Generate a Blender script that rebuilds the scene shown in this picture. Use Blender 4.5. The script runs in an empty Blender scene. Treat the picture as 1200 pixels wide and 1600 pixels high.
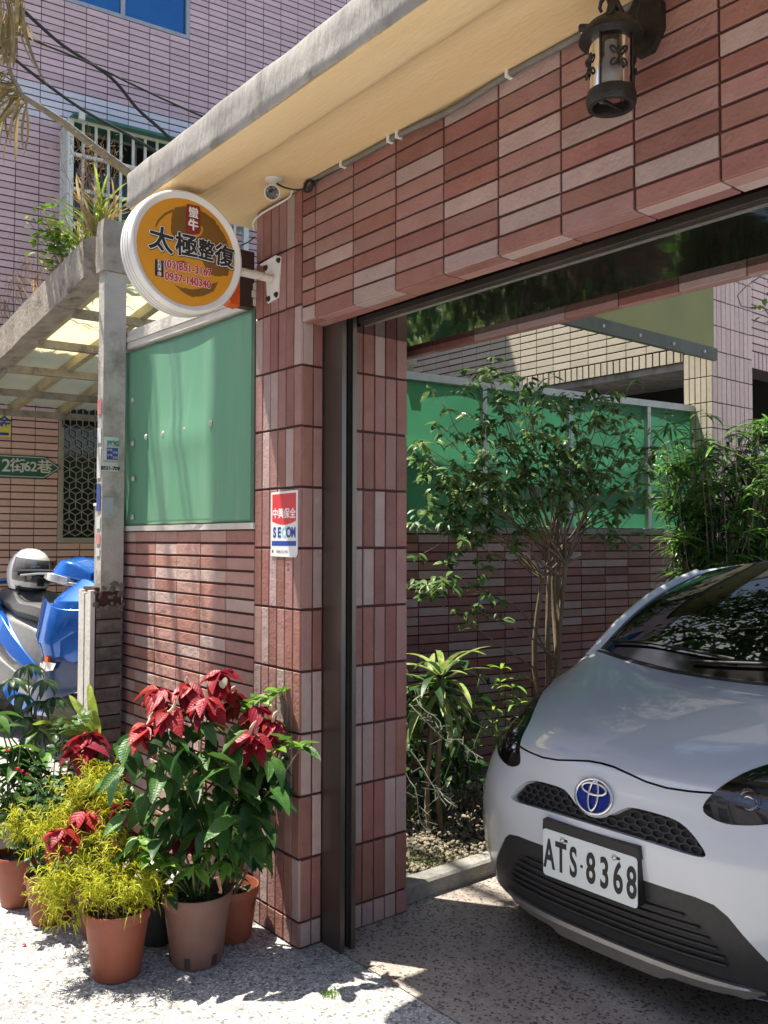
import bpy, bmesh, math, random
import numpy as np
from mathutils import Vector, Matrix, geometry
R = math.radians
random.seed(7)
SC = bpy.context.scene
COL = SC.collection
# ------------------------------------------------------------------ camera
CAM = Vector((2.8167, -1.8970, 1.5412))
F_PX = 1385.56
def cam_axes(yaw, pitch, roll):
    f0 = Vector((-math.sin(yaw), math.cos(yaw), 0)); r0 = Vector((math.cos(yaw), math.sin(yaw), 0)); u0 = Vector((0, 0, 1))
    f = f0*math.cos(pitch) + u0*math.sin(pitch); u = u0*math.cos(pitch) - f0*math.sin(pitch)
    return r0*math.cos(roll) + u*math.sin(roll), u*math.cos(roll) - r0*math.sin(roll), f
AR, AU, AF = cam_axes(R(50.668), R(1.845), R(.107))
cd = bpy.data.cameras.new('camera'); cam = bpy.data.objects.new('camera', cd); COL.objects.link(cam)
cam.matrix_world = Matrix(((AR.x, AU.x, -AF.x, CAM.x), (AR.y, AU.y, -AF.y, CAM.y), (AR.z, AU.z, -AF.z, CAM.z), (0, 0, 0, 1)))
cd.sensor_fit = 'VERTICAL'; cd.sensor_height = 24; cd.sensor_width = 18; cd.lens = F_PX/1600*24
cd.clip_start = .05; cd.clip_end = 400
SC.camera = cam
# ------------------------------------------------------------------ light
SUN_TO = Vector((-.33, -.215, 1.0)).normalized()          # direction towards the sun
elev = math.asin(SUN_TO.z)
world = bpy.data.worlds.new('World'); SC.world = world; world.use_nodes = True
wn = world.node_tree.nodes; wl = world.node_tree.links
bg = wn['Background']; sky = wn.new('ShaderNodeTexSky'); sky.sky_type = 'NISHITA'; sky.sun_disc = False
sky.sun_elevation = elev; sky.sun_rotation = math.atan2(SUN_TO.x, SUN_TO.y); sky.air_density = 1.0; sky.dust_density = 1.5
wl.new(sky.outputs[0], bg.inputs[0]); bg.inputs[1].default_value = .105
sd = bpy.data.lights.new('sun', 'SUN'); sd.energy = 5.0; sd.angle = R(.55); sd.color = (1, .93, .80)
sun = bpy.data.objects.new('sun', sd); COL.objects.link(sun)
sun.rotation_euler = (-SUN_TO).to_track_quat('-Z', 'Y').to_euler(); sun.location = (-4, -5, 12)
vs = SC.view_settings; vs.view_transform = 'Standard'; vs.look = 'None'; vs.gamma = 1; vs.exposure = 1.2; vs.use_curve_mapping = False
SC.render.engine = 'CYCLES'
try:
    SC.cycles.use_denoising = True; SC.cycles.max_bounces = 10; SC.cycles.diffuse_bounces = 5; SC.cycles.transparent_max_bounces = 12
    SC.cycles.sample_clamp_indirect = 6; SC.cycles.caustics_reflective = False; SC.cycles.caustics_refractive = False
except Exception: pass
# ------------------------------------------------------------------ helpers
def ray(x, y): return AF + AR*((x-600)/F_PX) - AU*((y-800)/F_PX)
def at(x, y, d): return CAM + ray(x, y)*d                 # a place seen at (x, y) at depth d metres
def atX(x, y, X): q = ray(x, y); return CAM + q*((X-CAM.x)/q.x)
def atY(x, y, Y): q = ray(x, y); return CAM + q*((Y-CAM.y)/q.y)
def atZ(x, y, Z): q = ray(x, y); return CAM + q*((Z-CAM.z)/q.z)
def put(o, parent=None, mtx=None):
    COL.objects.link(o)
    if mtx is not None: o.matrix_basis = mtx
    if parent is not None:
        o.parent = parent; o.matrix_parent_inverse = parent.matrix_basis.inverted()
    return o
def tag(o, label, cat, group=None, kind=None):
    o['label'] = label; o['category'] = cat
    if group: o['group'] = group
    if kind: o['kind'] = kind
    return o
def thing(name, label, cat, loc=(0, 0, 0), group=None):
    o = bpy.data.objects.new(name, None); o.empty_display_size = .1
    put(o, None, Matrix.Translation(Vector(loc))); return tag(o, label, cat, group)
class MB:
    def __init__(s): s.v = []; s.f = []; s.m = []
    def add(s, vs_, fs, mi=0, M=None):
        b = len(s.v)
        s.v += [tuple(M @ Vector(p)) if M is not None else tuple(p) for p in vs_]
        s.f += [tuple(i+b for i in q) for q in fs]; s.m += [mi]*len(fs); return s
    def box(s, a, b, mi=0, M=None):
        (x0, y0, z0), (x1, y1, z1) = a, b
        return s.add([(x0,y0,z0),(x1,y0,z0),(x1,y1,z0),(x0,y1,z0),(x0,y0,z1),(x1,y0,z1),(x1,y1,z1),(x0,y1,z1)],
                     [(0,3,2,1),(4,5,6,7),(0,1,5,4),(1,2,6,5),(2,3,7,6),(3,0,4,7)], mi, M)
    def bar(s, p, q, w, h, mi=0, up=(0, 0, 1)):
        p, q = Vector(p), Vector(q); d = (q-p); L = d.length; d.normalize(); sd_ = d.cross(Vector(up)); 
        if sd_.length < 1e-4: sd_ = d.cross(Vector((1, 0, 0)))
        sd_.normalize(); u = sd_.cross(d)
        M = Matrix(((d.x, sd_.x, u.x, p.x), (d.y, sd_.y, u.y, p.y), (d.z, sd_.z, u.z, p.z), (0,0,0,1)))
        return s.box((0, -w/2, -h/2), (L, w/2, h/2), mi, M)
    def tube(s, pts, rad, n=8, mi=0, cap=True, M=None):
        pts = [Vector(p) for p in pts]; k = len(pts)
        if not hasattr(rad, '__len__'): rad = [rad]*k
        vv = []; ff = []; ref = None
        for i, p in enumerate(pts):
            d = (pts[min(i+1, k-1)] - pts[max(i-1, 0)]).normalized()
            if ref is None:
                ref = d.orthogonal().normalized()
            a = (ref - d*ref.dot(d)); a = a.normalized() if a.length > 1e-5 else d.orthogonal().normalized(); ref = a; b = d.cross(a)
            for j in range(n):
                t = 2*math.pi*j/n; vv.append(p + (a*math.cos(t) + b*math.sin(t))*rad[i])
        for i in range(k-1):
            for j in range(n): ff.append((i*n+j, i*n+(j+1) % n, (i+1)*n+(j+1) % n, (i+1)*n+j))
        if cap: ff.append(tuple(range(n))[::-1]); ff.append(tuple((k-1)*n+j for j in range(n)))
        return s.add(vv, ff, mi, M)
    def lathe(s, prof, n=24, mi=0, M=None):
        vv = []; ff = []; k = len(prof)
        for r, z in prof:
            for j in range(n):
                t = 2*math.pi*j/n; vv.append((max(r, 1e-5)*math.cos(t), max(r, 1e-5)*math.sin(t), z))
        for i in range(k-1):
            for j in range(n): ff.append((i*n+j, i*n+(j+1) % n, (i+1)*n+(j+1) % n, (i+1)*n+j))
        return s.add(vv, ff, mi, M)
    def loft(s, secs, closed=True, cap=True, mi=0, M=None):
        n = len(secs[0]); vv = [p for q in secs for p in q]; ff = []
        for i in range(len(secs)-1):
            for j in range(n if closed else n-1): ff.append((i*n+j, i*n+(j+1) % n, (i+1)*n+(j+1) % n, (i+1)*n+j))
        if cap and closed: ff.append(tuple(range(n))[::-1]); ff.append(tuple((len(secs)-1)*n+j for j in range(n)))
        return s.add(vv, ff, mi, M)
    def prism(s, poly, z0, z1, mi=0, M=None):
        n = len(poly); vv = [(x, y, z0) for x, y in poly] + [(x, y, z1) for x, y in poly]
        ff = [tuple(range(n))[::-1], tuple(range(n, 2*n))] + [(i, (i+1) % n, n+(i+1) % n, n+i) for i in range(n)]
        return s.add(vv, ff, mi, M)
    def mesh(s, name, mats, smooth=None):
        me = bpy.data.meshes.new(name); me.from_pydata(s.v, [], s.f)
        for m in (mats if isinstance(mats, (list, tuple)) else [mats]): me.materials.append(m)
        if any(s.m): me.polygons.foreach_set('material_index', s.m)
        if smooth is not None:
            me.polygons.foreach_set('use_smooth', [True]*len(s.f))
            if smooth < 180: me.set_sharp_from_angle(angle=R(smooth))
        me.update(); return me
    def build(s, name, mats, parent=None, smooth=None, mtx=None):
        return put(bpy.data.objects.new(name, s.mesh(name, mats, smooth)), parent, mtx)
def frame(o, u, v, n):
    return Matrix(((u[0], v[0], n[0], o[0]), (u[1], v[1], n[1], o[1]), (u[2], v[2], n[2], o[2]), (0, 0, 0, 1)))
def rmat(p, d, up=(0, 0, 1), roll=0, s=1):
    d = Vector(d).normalized(); sd_ = d.cross(Vector(up))
    if sd_.length < 1e-3: sd_ = d.cross(Vector((1, .2, 0)))
    sd_.normalize(); u = sd_.cross(d)
    if roll: q = Matrix.Rotation(roll, 3, d); sd_ = q @ sd_; u = q @ u
    return frame(p, d*s, sd_*s, u*s)
# ------------------------------------------------------------------ materials
def lin(c):
    return tuple(((v/255)/12.92 if v/255 <= .04045 else ((v/255+.055)/1.055)**2.4) for v in c)
def mat(name, c1, c2=None, scale=6, rough=.6, bump=0, bscale=50, metal=0, spec=.5, rnd=0, transl=0, coat=0, stretch=(1, 1, 1), lo=.35, hi=.65, c3=None, c3s=2.0, c3t=.6, chisel=0, hue=0, alpha=1, trans=0, rvar=0, vein=0):
    m = bpy.data.materials.new(name); m.use_nodes = True; nt = m.node_tree; N = nt.nodes; L = nt.links; p = N['Principled BSDF']
    tc = N.new('ShaderNodeTexCoord'); oi = N.new('ShaderNodeObjectInfo'); ge = N.new('ShaderNodeNewGeometry')
    ad = N.new('ShaderNodeMath'); ad.operation = 'ADD'; L.new(oi.outputs['Random'], ad.inputs[0]); L.new(ge.outputs['Random Per Island'], ad.inputs[1])
    fr = N.new('ShaderNodeMath'); fr.operation = 'FRACT'; L.new(ad.outputs[0], fr.inputs[0])
    ml = N.new('ShaderNodeMath'); ml.operation = 'MULTIPLY'; ml.inputs[1].default_value = 37.0 if rnd or chisel else 0; L.new(fr.outputs[0], ml.inputs[0])
    va = N.new('ShaderNodeVectorMath'); va.operation = 'ADD'; L.new(tc.outputs['Object'], va.inputs[0]); L.new(ml.outputs[0], va.inputs[1])
    mp = N.new('ShaderNodeMapping'); mp.inputs['Scale'].default_value = stretch; L.new(va.outputs[0], mp.inputs[0])
    col = None
    c2 = c2 or tuple(min(1, v*1.12) for v in c1)
    nz = N.new('ShaderNodeTexNoise'); nz.inputs['Scale'].default_value = scale; nz.inputs['Detail'].default_value = 6; nz.inputs['Roughness'].default_value = .62; L.new(mp.outputs[0], nz.inputs['Vector'])
    rp = N.new('ShaderNodeValToRGB'); rp.color_ramp.elements[0].position = lo; rp.color_ramp.elements[1].position = hi
    rp.color_ramp.elements[0].color = (*c1, 1); rp.color_ramp.elements[1].color = (*c2, 1); L.new(nz.outputs['Fac'], rp.inputs[0]); col = rp.outputs[0]
    if c3:
        n3 = N.new('ShaderNodeTexNoise'); n3.inputs['Scale'].default_value = c3s; n3.inputs['Detail'].default_value = 8; n3.inputs['Roughness'].default_value = .7; L.new(mp.outputs[0], n3.inputs['Vector'])
        r3 = N.new('ShaderNodeValToRGB'); r3.color_ramp.elements[0].position = c3t-.08; r3.color_ramp.elements[1].position = c3t+.08; L.new(n3.outputs['Fac'], r3.inputs[0])
        mx = N.new('ShaderNodeMix'); mx.data_type = 'RGBA'; L.new(r3.outputs[0], mx.inputs[0]); L.new(col, mx.inputs[6]); mx.inputs[7].default_value = (*c3, 1); col = mx.outputs[2]
    if rnd or hue:
        h = N.new('ShaderNodeHueSaturation'); mr = N.new('ShaderNodeMapRange'); L.new(fr.outputs[0], mr.inputs[0]); mr.inputs[3].default_value = 1-rnd; mr.inputs[4].default_value = 1+rnd
        L.new(mr.outputs[0], h.inputs['Value']); L.new(col, h.inputs['Color'])
        if hue:
            m2 = N.new('ShaderNodeMath'); m2.operation = 'MULTIPLY'; m2.inputs[1].default_value = 7.31; L.new(fr.outputs[0], m2.inputs[0])
            f2 = N.new('ShaderNodeMath'); f2.operation = 'FRACT'; L.new(m2.outputs[0], f2.inputs[0])
            m3 = N.new('ShaderNodeMapRange'); L.new(f2.outputs[0], m3.inputs[0]); m3.inputs[3].default_value = .5-hue; m3.inputs[4].default_value = .5+hue; L.new(m3.outputs[0], h.inputs['Hue'])
        col = h.outputs[0]
    L.new(col, p.inputs['Base Color']); p.inputs['Roughness'].default_value = rough; p.inputs['Metallic'].default_value = metal
    p.inputs['Specular IOR Level'].default_value = spec; p.inputs['Coat Weight'].default_value = coat; p.inputs['Coat Roughness'].default_value = .04
    if trans: p.inputs['Transmission Weight'].default_value = trans
    if rvar:
        mr2 = N.new('ShaderNodeMapRange'); L.new(nz.outputs['Fac'], mr2.inputs[0]); mr2.inputs[3].default_value = rough-rvar; mr2.inputs[4].default_value = rough+rvar; L.new(mr2.outputs[0], p.inputs['Roughness'])
    h = None
    if bump:
        nb = N.new('ShaderNodeTexNoise'); nb.inputs['Scale'].default_value = bscale; nb.inputs['Detail'].default_value = 5; L.new(mp.outputs[0], nb.inputs['Vector'])
        bp = N.new('ShaderNodeBump'); bp.inputs['Strength'].default_value = bump; bp.inputs['Distance'].default_value = .01; L.new(nb.outputs['Fac'], bp.inputs['Height']); h = bp
    if chisel:
        wv = N.new('ShaderNodeTexWave'); wv.wave_profile = 'SAW'; wv.bands_direction = 'DIAGONAL'; wv.inputs['Scale'].default_value = 9; wv.inputs['Distortion'].default_value = 9
        wv.inputs['Detail'].default_value = 2; wv.inputs['Detail Scale'].default_value = 2.5; L.new(mp.outputs[0], wv.inputs['Vector'])
        b2 = N.new('ShaderNodeBump'); b2.inputs['Strength'].default_value = chisel; b2.inputs['Distance'].default_value = .004; L.new(wv.outputs['Fac'], b2.inputs['Height'])
        if h: L.new(h.outputs[0], b2.inputs['Normal'])
        h = b2
    if vein:
        sx = N.new('ShaderNodeSeparateXYZ'); L.new(tc.outputs['Object'], sx.inputs[0])
        ab = N.new('ShaderNodeMath'); ab.operation = 'ABSOLUTE'; L.new(sx.outputs[1], ab.inputs[0])
        m_a = N.new('ShaderNodeMath'); m_a.operation = 'MULTIPLY_ADD'; m_a.inputs[1].default_value = -.75; L.new(ab.outputs[0], m_a.inputs[0]); L.new(sx.outputs[0], m_a.inputs[2])
        m_b = N.new('ShaderNodeMath'); m_b.operation = 'MULTIPLY'; m_b.inputs[1].default_value = vein; L.new(m_a.outputs[0], m_b.inputs[0])
        m_c = N.new('ShaderNodeMath'); m_c.operation = 'SINE'; L.new(m_b.outputs[0], m_c.inputs[0])
        m_d = N.new('ShaderNodeMath'); m_d.operation = 'POWER'; m_e = N.new('ShaderNodeMath'); m_e.operation = 'ABSOLUTE'; L.new(m_c.outputs[0], m_e.inputs[0]); L.new(m_e.outputs[0], m_d.inputs[0]); m_d.inputs[1].default_value = .35
        m_f = N.new('ShaderNodeMapRange'); L.new(ab.outputs[0], m_f.inputs[0]); m_f.inputs[1].default_value = .0004; m_f.inputs[2].default_value = .0022
        m_g = N.new('ShaderNodeMath'); m_g.operation = 'MULTIPLY'; L.new(m_d.outputs[0], m_g.inputs[0]); L.new(m_f.outputs[0], m_g.inputs[1])
        bv = N.new('ShaderNodeBump'); bv.inputs['Strength'].default_value = .32; bv.inputs['Distance'].default_value = .003; L.new(m_g.outputs[0], bv.inputs['Height'])
        if h: L.new(h.outputs[0], bv.inputs['Normal'])
        h = bv
        mxv = N.new('ShaderNodeMix'); mxv.data_type = 'RGBA'; m_h = N.new('ShaderNodeMapRange'); m_h.inputs[3].default_value = .68; L.new(m_g.outputs[0], m_h.inputs[0]); L.new(m_h.outputs[0], mxv.inputs[0]); mxv.inputs[6].default_value = (*[min(1, v*1.7+.02) for v in c2], 1); L.new(col, mxv.inputs[7]); col = mxv.outputs[2]; L.new(col, p.inputs['Base Color'])
    if h: L.new(h.outputs[0], p.inputs['Normal'])
    if transl:
        tr = N.new('ShaderNodeBsdfTranslucent'); L.new(col, tr.inputs[0])
        ms = N.new('ShaderNodeMixShader'); ms.inputs[0].default_value = transl; L.new(p.outputs[0], ms.inputs[1]); L.new(tr.outputs[0], ms.inputs[2])
        L.new(ms.outputs[0], N['Material Output'].inputs[0])
    return m
def chips(name, mortar, cols, scale, rough=.75, tint=(1, 1, 1), wear=.25, gap=.09):
    m = bpy.data.materials.new(name); m.use_nodes = True; nt = m.node_tree; N = nt.nodes; L = nt.links; p = N['Principled BSDF']
    tc = N.new('ShaderNodeTexCoord')
    vo = N.new('ShaderNodeTexVoronoi'); vo.inputs['Scale'].default_value = scale; L.new(tc.outputs['Object'], vo.inputs['Vector'])
    ve = N.new('ShaderNodeTexVoronoi'); ve.feature = 'DISTANCE_TO_EDGE'; ve.inputs['Scale'].default_value = scale; L.new(tc.outputs['Object'], ve.inputs['Vector'])
    sp = N.new('ShaderNodeSeparateColor'); L.new(vo.outputs['Color'], sp.inputs[0])
    rp = N.new('ShaderNodeValToRGB'); cr = rp.color_ramp; cr.interpolation = 'CONSTANT'
    while len(cr.elements) < len(cols): cr.elements.new(.5)
    for e, (pos, c) in zip(cr.elements, cols): e.position = pos; e.color = (*c, 1)
    L.new(sp.outputs[0], rp.inputs[0])
    re = N.new('ShaderNodeMapRange'); re.inputs[1].default_value = gap*.5; re.inputs[2].default_value = gap*1.3; L.new(ve.outputs['Distance'], re.inputs[0])
    mx = N.new('ShaderNodeMix'); mx.data_type = 'RGBA'; L.new(re.outputs[0], mx.inputs[0]); mx.inputs[6].default_value = (*mortar, 1); L.new(rp.outputs[0], mx.inputs[7])
    nz = N.new('ShaderNodeTexNoise'); nz.inputs['Scale'].default_value = 2.3; nz.inputs['Detail'].default_value = 9; nz.inputs['Roughness'].default_value = .7; L.new(tc.outputs['Object'], nz.inputs['Vector'])
    mr = N.new('ShaderNodeMapRange'); L.new(nz.outputs['Fac'], mr.inputs[0]); mr.inputs[1].default_value = .3; mr.inputs[2].default_value = .7; mr.inputs[3].default_value = 1-wear; mr.inputs[4].default_value = 1+wear*.5
    hs = N.new('ShaderNodeHueSaturation'); L.new(mr.outputs[0], hs.inputs['Value']); L.new(mx.outputs[2], hs.inputs['Color']); L.new(hs.outputs[0], p.inputs['Base Color'])
    p.inputs['Roughness'].default_value = rough
    bp = N.new('ShaderNodeBump'); bp.inputs['Strength'].default_value = .5; bp.inputs['Distance'].default_value = .004; L.new(re.outputs[0], bp.inputs['Height']); L.new(bp.outputs[0], p.inputs['Normal'])
    return m
def glass(name, tint=(.9, .95, .93), rough=.0, mixf=.5):
    m = bpy.data.materials.new(name); m.use_nodes = True; N = m.node_tree.nodes; L = m.node_tree.links; p = N['Principled BSDF']
    p.inputs['Base Color'].default_value = (*tint, 1); p.inputs['Roughness'].default_value = rough; p.inputs['IOR'].default_value = 1.45; p.inputs['Transmission Weight'].default_value = 1
    return m
def pane(name, tint, refl=.15, rough=.02):                  # thin tinted pane: mirror-like film over see-through body
    m = bpy.data.materials.new(name); m.use_nodes = True; N = m.node_tree.nodes; L = m.node_tree.links
    N.remove(N['Principled BSDF']); t = N.new('ShaderNodeBsdfTransparent'); t.inputs[0].default_value = (*tint, 1)
    g = N.new('ShaderNodeBsdfGlossy'); g.inputs['Roughness'].default_value = rough; fz = N.new('ShaderNodeFresnel'); fz.inputs[0].default_value = 1.5
    ad = N.new('ShaderNodeMath'); ad.operation = 'ADD'; ad.inputs[1].default_value = refl; ad.use_clamp = True; L.new(fz.outputs[0], ad.inputs[0])
    ms = N.new('ShaderNodeMixShader'); L.new(ad.outputs[0], ms.inputs[0]); L.new(t.outputs[0], ms.inputs[1]); L.new(g.outputs[0], ms.inputs[2]); L.new(ms.outputs[0], N['Material Output'].inputs[0])
    return m
T_RED = mat('tile_red_brown', (.245, .106, .088), (.295, .138, .118), 9, .62, .25, 90, rnd=.16, hue=.008, chisel=.28, spec=.4, c3=(.44, .36, .33), c3s=5, c3t=.74)
T_ROSE = mat('tile_rose', (.295, .158, .142), (.345, .192, .175), 9, .62, .25, 90, rnd=.12, hue=.008, chisel=.28, spec=.4, c3=(.44, .36, .33), c3s=5, c3t=.74)
T_PALE = mat('tile_pale_mauve', (.365, .26, .243), (.42, .305, .288), 9, .62, .25, 90, rnd=.12, hue=.006, chisel=.4, spec=.4, c3=(.5, .44, .42), c3s=5, c3t=.74)
G_RED = mat('tile_sunlit_red', (.37, .175, .14), (.43, .215, .178), 9, .55, .12, 90, rnd=.14, hue=.008, chisel=.5, spec=.4)  # boundary wall set: brighter copies of the gate tiles, sunlight put into the colour
G_ROSE = mat('tile_sunlit_rose', (.42, .23, .195), (.48, .28, .24), 9, .55, .12, 90, rnd=.12, hue=.008, chisel=.5, spec=.4)
G_PALE = mat('tile_sunlit_pale', (.50, .35, .315), (.56, .41, .37), 9, .55, .12, 90, rnd=.12, hue=.006, chisel=.55, spec=.4)
MORTAR = mat('mortar_dark_red', (.062, .021, .019), (.085, .031, .028), 30, .9, .3, 120)
MAUVE = mat('tile_mauve', (.62, .44, .475), (.68, .485, .52), 30, .6, .15, 150, rnd=.10, spec=.3)
MAUVE_W = mat('tile_lilac_white', (.68, .65, .71), (.73, .70, .76), 30, .55, .15, 150, rnd=.07, spec=.3)
PEACH = mat('tile_peach', (.66, .40, .32), (.71, .45, .365), 30, .6, .15, 150, rnd=.09, spec=.3)
CREAM = mat('tile_cream', (.47, .42, .325), (.52, .47, .37), 30, .6, .15, 150, rnd=.07, spec=.3)
PINKT = mat('tile_pale_pink', (.57, .42, .39), (.63, .475, .44), 30, .6, .15, 150, rnd=.08, spec=.3)
GROUT = mat('grout_dark', (.05, .032, .04), (.07, .045, .05), 20, .9)
CONC = mat('concrete_grey', (.25, .235, .22), (.37, .35, .325), 7, .85, .5, 60, c3=(.12, .11, .095), c3s=4.5, c3t=.6, stretch=(1, 1, .35))
YELLOW = mat('paint_yellow_cream', (.72, .52, .28), (.77, .58, .34), 2.5, .8, .2, 60, c3=(.50, .35, .19), c3s=3.2, c3t=.66, stretch=(.4, 1.6, 1))
STEEL = mat('steel_brushed_dark', (.15, .128, .112), (.20, .172, .15), 3, .36, .1, 200, metal=.85, stretch=(1, 1, .05), rvar=.1)
STEEL_B = mat('steel_bright', (.62, .60, .56), (.70, .68, .64), 20, .3, metal=.9)
GLOSSY = mat('steel_mirror_dark', (.075, .07, .055), (.10, .09, .075), 3, .05, .05, 9, metal=.9)
BLACK = mat('black_plastic', (.012, .012, .013), (.018, .018, .019), 20, .45, .1, 300)
RUBBER = mat('rubber_black', (.014, .014, .014), (.024, .023, .022), 12, .85)
IRON = mat('iron_black', (.018, .015, .014), (.03, .026, .024), 25, .5, .3, 120, metal=.3)
WHITE_P = mat('white_plastic', (.66, .65, .62), (.74, .73, .70), 12, .45, c3=(.42, .39, .34), c3s=6, c3t=.72)
WHITE_M = mat('white_painted_metal', (.70, .69, .67), (.78, .77, .75), 8, .4, .05, 60, c3=(.45, .36, .29), c3s=9, c3t=.74)
RUST = mat('rusty_white_pipe', (.62, .57, .52), (.70, .66, .60), 20, .55, .2, 80, c3=(.26, .12, .06), c3s=14, c3t=.6)
GREEN_S = mat('green_sheet', (.155, .40, .245), (.20, .45, .285), 1.4, .38, .06, 3, spec=.5, transl=.25, c3=(.26, .46, .33), c3s=2.2, c3t=.62, stretch=(5, 1, .7), rvar=.12)
GREEN_F = mat('green_fence_sheet', (.05, .235, .125), (.07, .285, .155), 1.2, .42, .05, 3, spec=.4, transl=.55)
LIME_S = mat('yellow_green_sheet', (.125, .135, .055), (.155, .165, .07), 1.5, .5, transl=.4)
CREAM_S = mat('cream_roof_sheet', (.66, .58, .33), (.74, .68, .42), 2.0, .5, transl=.6, c3=(.56, .62, .40), c3s=1.3, c3t=.55)
ALU = mat('aluminium_grey', (.42, .42, .41), (.52, .52, .50), 12, .5, metal=.35, c3=(.28, .27, .25), c3s=5, c3t=.66)
COPING = mat('coping_pale', (.56, .53, .49), (.66, .63, .58), 7, .8, .3, 60, c3=(.3, .27, .23), c3s=5, c3t=.68)
WOOD_G = mat('weathered_beam', (.27, .23, .185), (.40, .36, .31), 9, .85, .5, 40, c3=(.10, .085, .065), c3s=6, c3t=.6)
PLASTER = mat('post_plaster', (.40, .37, .34), (.50, .47, .43), 6, .8, .4, 50, c3=(.24, .215, .19), c3s=4, c3t=.6)
BRICK_O = mat('old_brick', (.10, .085, .075), (.19, .165, .145), 14, .9, .7, 60, rnd=.2)
STREET = chips('street_exposed_aggregate', (.28, .275, .265), [(0, (.60, .59, .58)), (.3, (.47, .46, .45)), (.5, (.70, .69, .68)), (.72, (.33, .325, .32)), (.9, (.15, .15, .155))], 92, wear=.42)
DRIVE = chips('driveway_exposed_aggregate', (.38, .33, .29), [(0, (.43, .37, .325)), (.4, (.49, .42, .37)), (.62, (.35, .30, .265)), (.80, (.14, .12, .115)), (.93, (.08, .07, .068))], 100, wear=.38)
ALLEY = chips('alley_concrete', (.32, .31, .29), [(0, (.35, .34, .32)), (.5, (.38, .37, .35)), (.8, (.29, .28, .27))], 40)
SOILG = mat('garden_soil', (.05, .042, .03), (.10, .085, .06), 18, .95, .8, 60)
SOIL = mat('pot_soil', (.035, .024, .016), (.065, .046, .03), 40, .95, .8, 120)
KERB = mat('kerb_concrete', (.24, .235, .22), (.32, .31, .29), 40, .9, .5, 120, c3=(.12, .13, .09), c3s=6, c3t=.66)
PEBBLE = mat('gravel_stone', (.17, .145, .105), (.28, .245, .185), 30, .85, rnd=.35)
MOSS = mat('moss', (.09, .15, .03), (.16, .23, .05), 40, .95, .8, 120)
# ------------------------------------------------------------------ tiles
_tm = {}
def tile_mesh(w, h, t, m):
    k = (round(w, 3), round(h, 3), round(t, 4), m.name)
    if k not in _tm:
        c = .0016; a, b = w/2, h/2
        v = [(-a,-b,-.004),(a,-b,-.004),(a,b,-.004),(-a,b,-.004),(-a,-b,t-c),(a,-b,t-c),(a,b,t-c),(-a,b,t-c),(-a+c,-b+c,t),(a-c,-b+c,t),(a-c,b-c,t),(-a+c,b-c,t)]
        f = [(0,1,5,4),(1,2,6,5),(2,3,7,6),(3,0,4,7),(4,5,9,8),(5,6,10,9),(6,7,11,10),(7,4,8,11),(8,9,10,11)]
        _tm[k] = (v, f, MB().add(v, f).mesh('tile', m))
    return _tm[k]
def tiles(parent, O, U, V, us, vs_, ju, jv, t, pick, limit=300, vis=None, skip=None, jit=.0006, name='tile'):
    O, U, V = Vector(O), Vector(U).normalized(), Vector(V).normalized(); Nn = U.cross(V); cells = []
    for i in range(len(us)-1):
        for j in range(len(vs_)-1):
            w = us[i+1]-us[i]-ju; h = vs_[j+1]-vs_[j]-jv
            if w < .006 or h < .006: continue
            cu = (us[i]+us[i+1])/2; cv = (vs_[j]+vs_[j+1])/2
            if skip and skip(cu, cv): continue
            P = O+U*cu+V*cv; dd = (P-CAM).dot(AF); px = py = -999
            if dd > .2: px = 600+F_PX*(P-CAM).dot(AR)/dd; py = 800-F_PX*(P-CAM).dot(AU)/dd
            ok = -30 < px < 1230 and -30 < py < 1630
            if ok and vis: ok = vis(px, py)
            cells.append((0 if ok else 1, dd, i, j, w, h, P))
    cells.sort(key=lambda c: (c[0], c[1])); mb = MB(); mats = []
    for n, (o, dd, i, j, w, h, P) in enumerate(cells):
        m = pick(i, j); rx, ry, dz = random.gauss(0, .0016), random.gauss(0, .0016), random.gauss(0, jit)
        M = frame(P+Nn*dz+U*random.gauss(0, .0005)+V*random.gauss(0, .0005), U, V, Nn) @ Matrix.Rotation(random.gauss(0, .0022), 4, 'Z') @ Matrix.Rotation(rx*2, 4, 'X') @ Matrix.Rotation(ry, 4, 'Y')
        v, f, me = tile_mesh(w, h, t, m)
        if n < limit and o == 0: put(bpy.data.objects.new(name, me), parent, M)
        else:
            if m not in mats: mats.append(m)
            mb.add(v, f, mats.index(m), M)
    if mb.v:
        o = mb.build('far_tiles', mats, parent); o['kind'] = 'stuff'
def mixpick(seed, mats, wts):
    def p(i, j): return random.Random(seed*7919+i*131+j*17).choices(mats, wts)[0]
    return p
def cuts(a, b, first, pitch):
    e = [a]; x = first
    while x <= a+1e-6: x += pitch
    while x < b-1e-6: e.append(x); x += pitch
    e.append(b); return e
P_ = .235; RP = .0588; Z0 = .1015; ZB = 2.377; ZS = 2.905; TH = .007
# ------------------------------------------------------------------ ground
def sheet(name, x0, x1, y0, y1, z, m, n=1):
    mb = MB(); mb.add([(x0,y0,z),(x1,y0,z),(x1,y1,z),(x0,y1,z)], [(0,1,2,3)]); o = mb.build(name, m); o['kind'] = 'structure'; return o
sheet('street', -80, 80, -80, 80, 0, STREET)
sheet('driveway', -.06, 2.95, .115, 9, .004, DRIVE)
mb = MB(); mb.add([(-1.78,-3,0),(-1.78,8,0),(-1.78,8,.2),(-1.78,-3,.2),(-2.3,-3,.34),(-2.3,8,.34),(-5.3,8,.36),(-5.3,-3,.36),(-1.78,-3,0),(-2.3,-3,0),(-5.3,-3,0)],
    [(0,3,2,1),(3,4,5,2),(4,7,6,5),(0,9,4,3),(9,10,7,4)])
o = mb.build('alley_pavement', ALLEY); o['kind'] = 'structure'
mb = MB(); nx, ny = 14, 40
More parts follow.
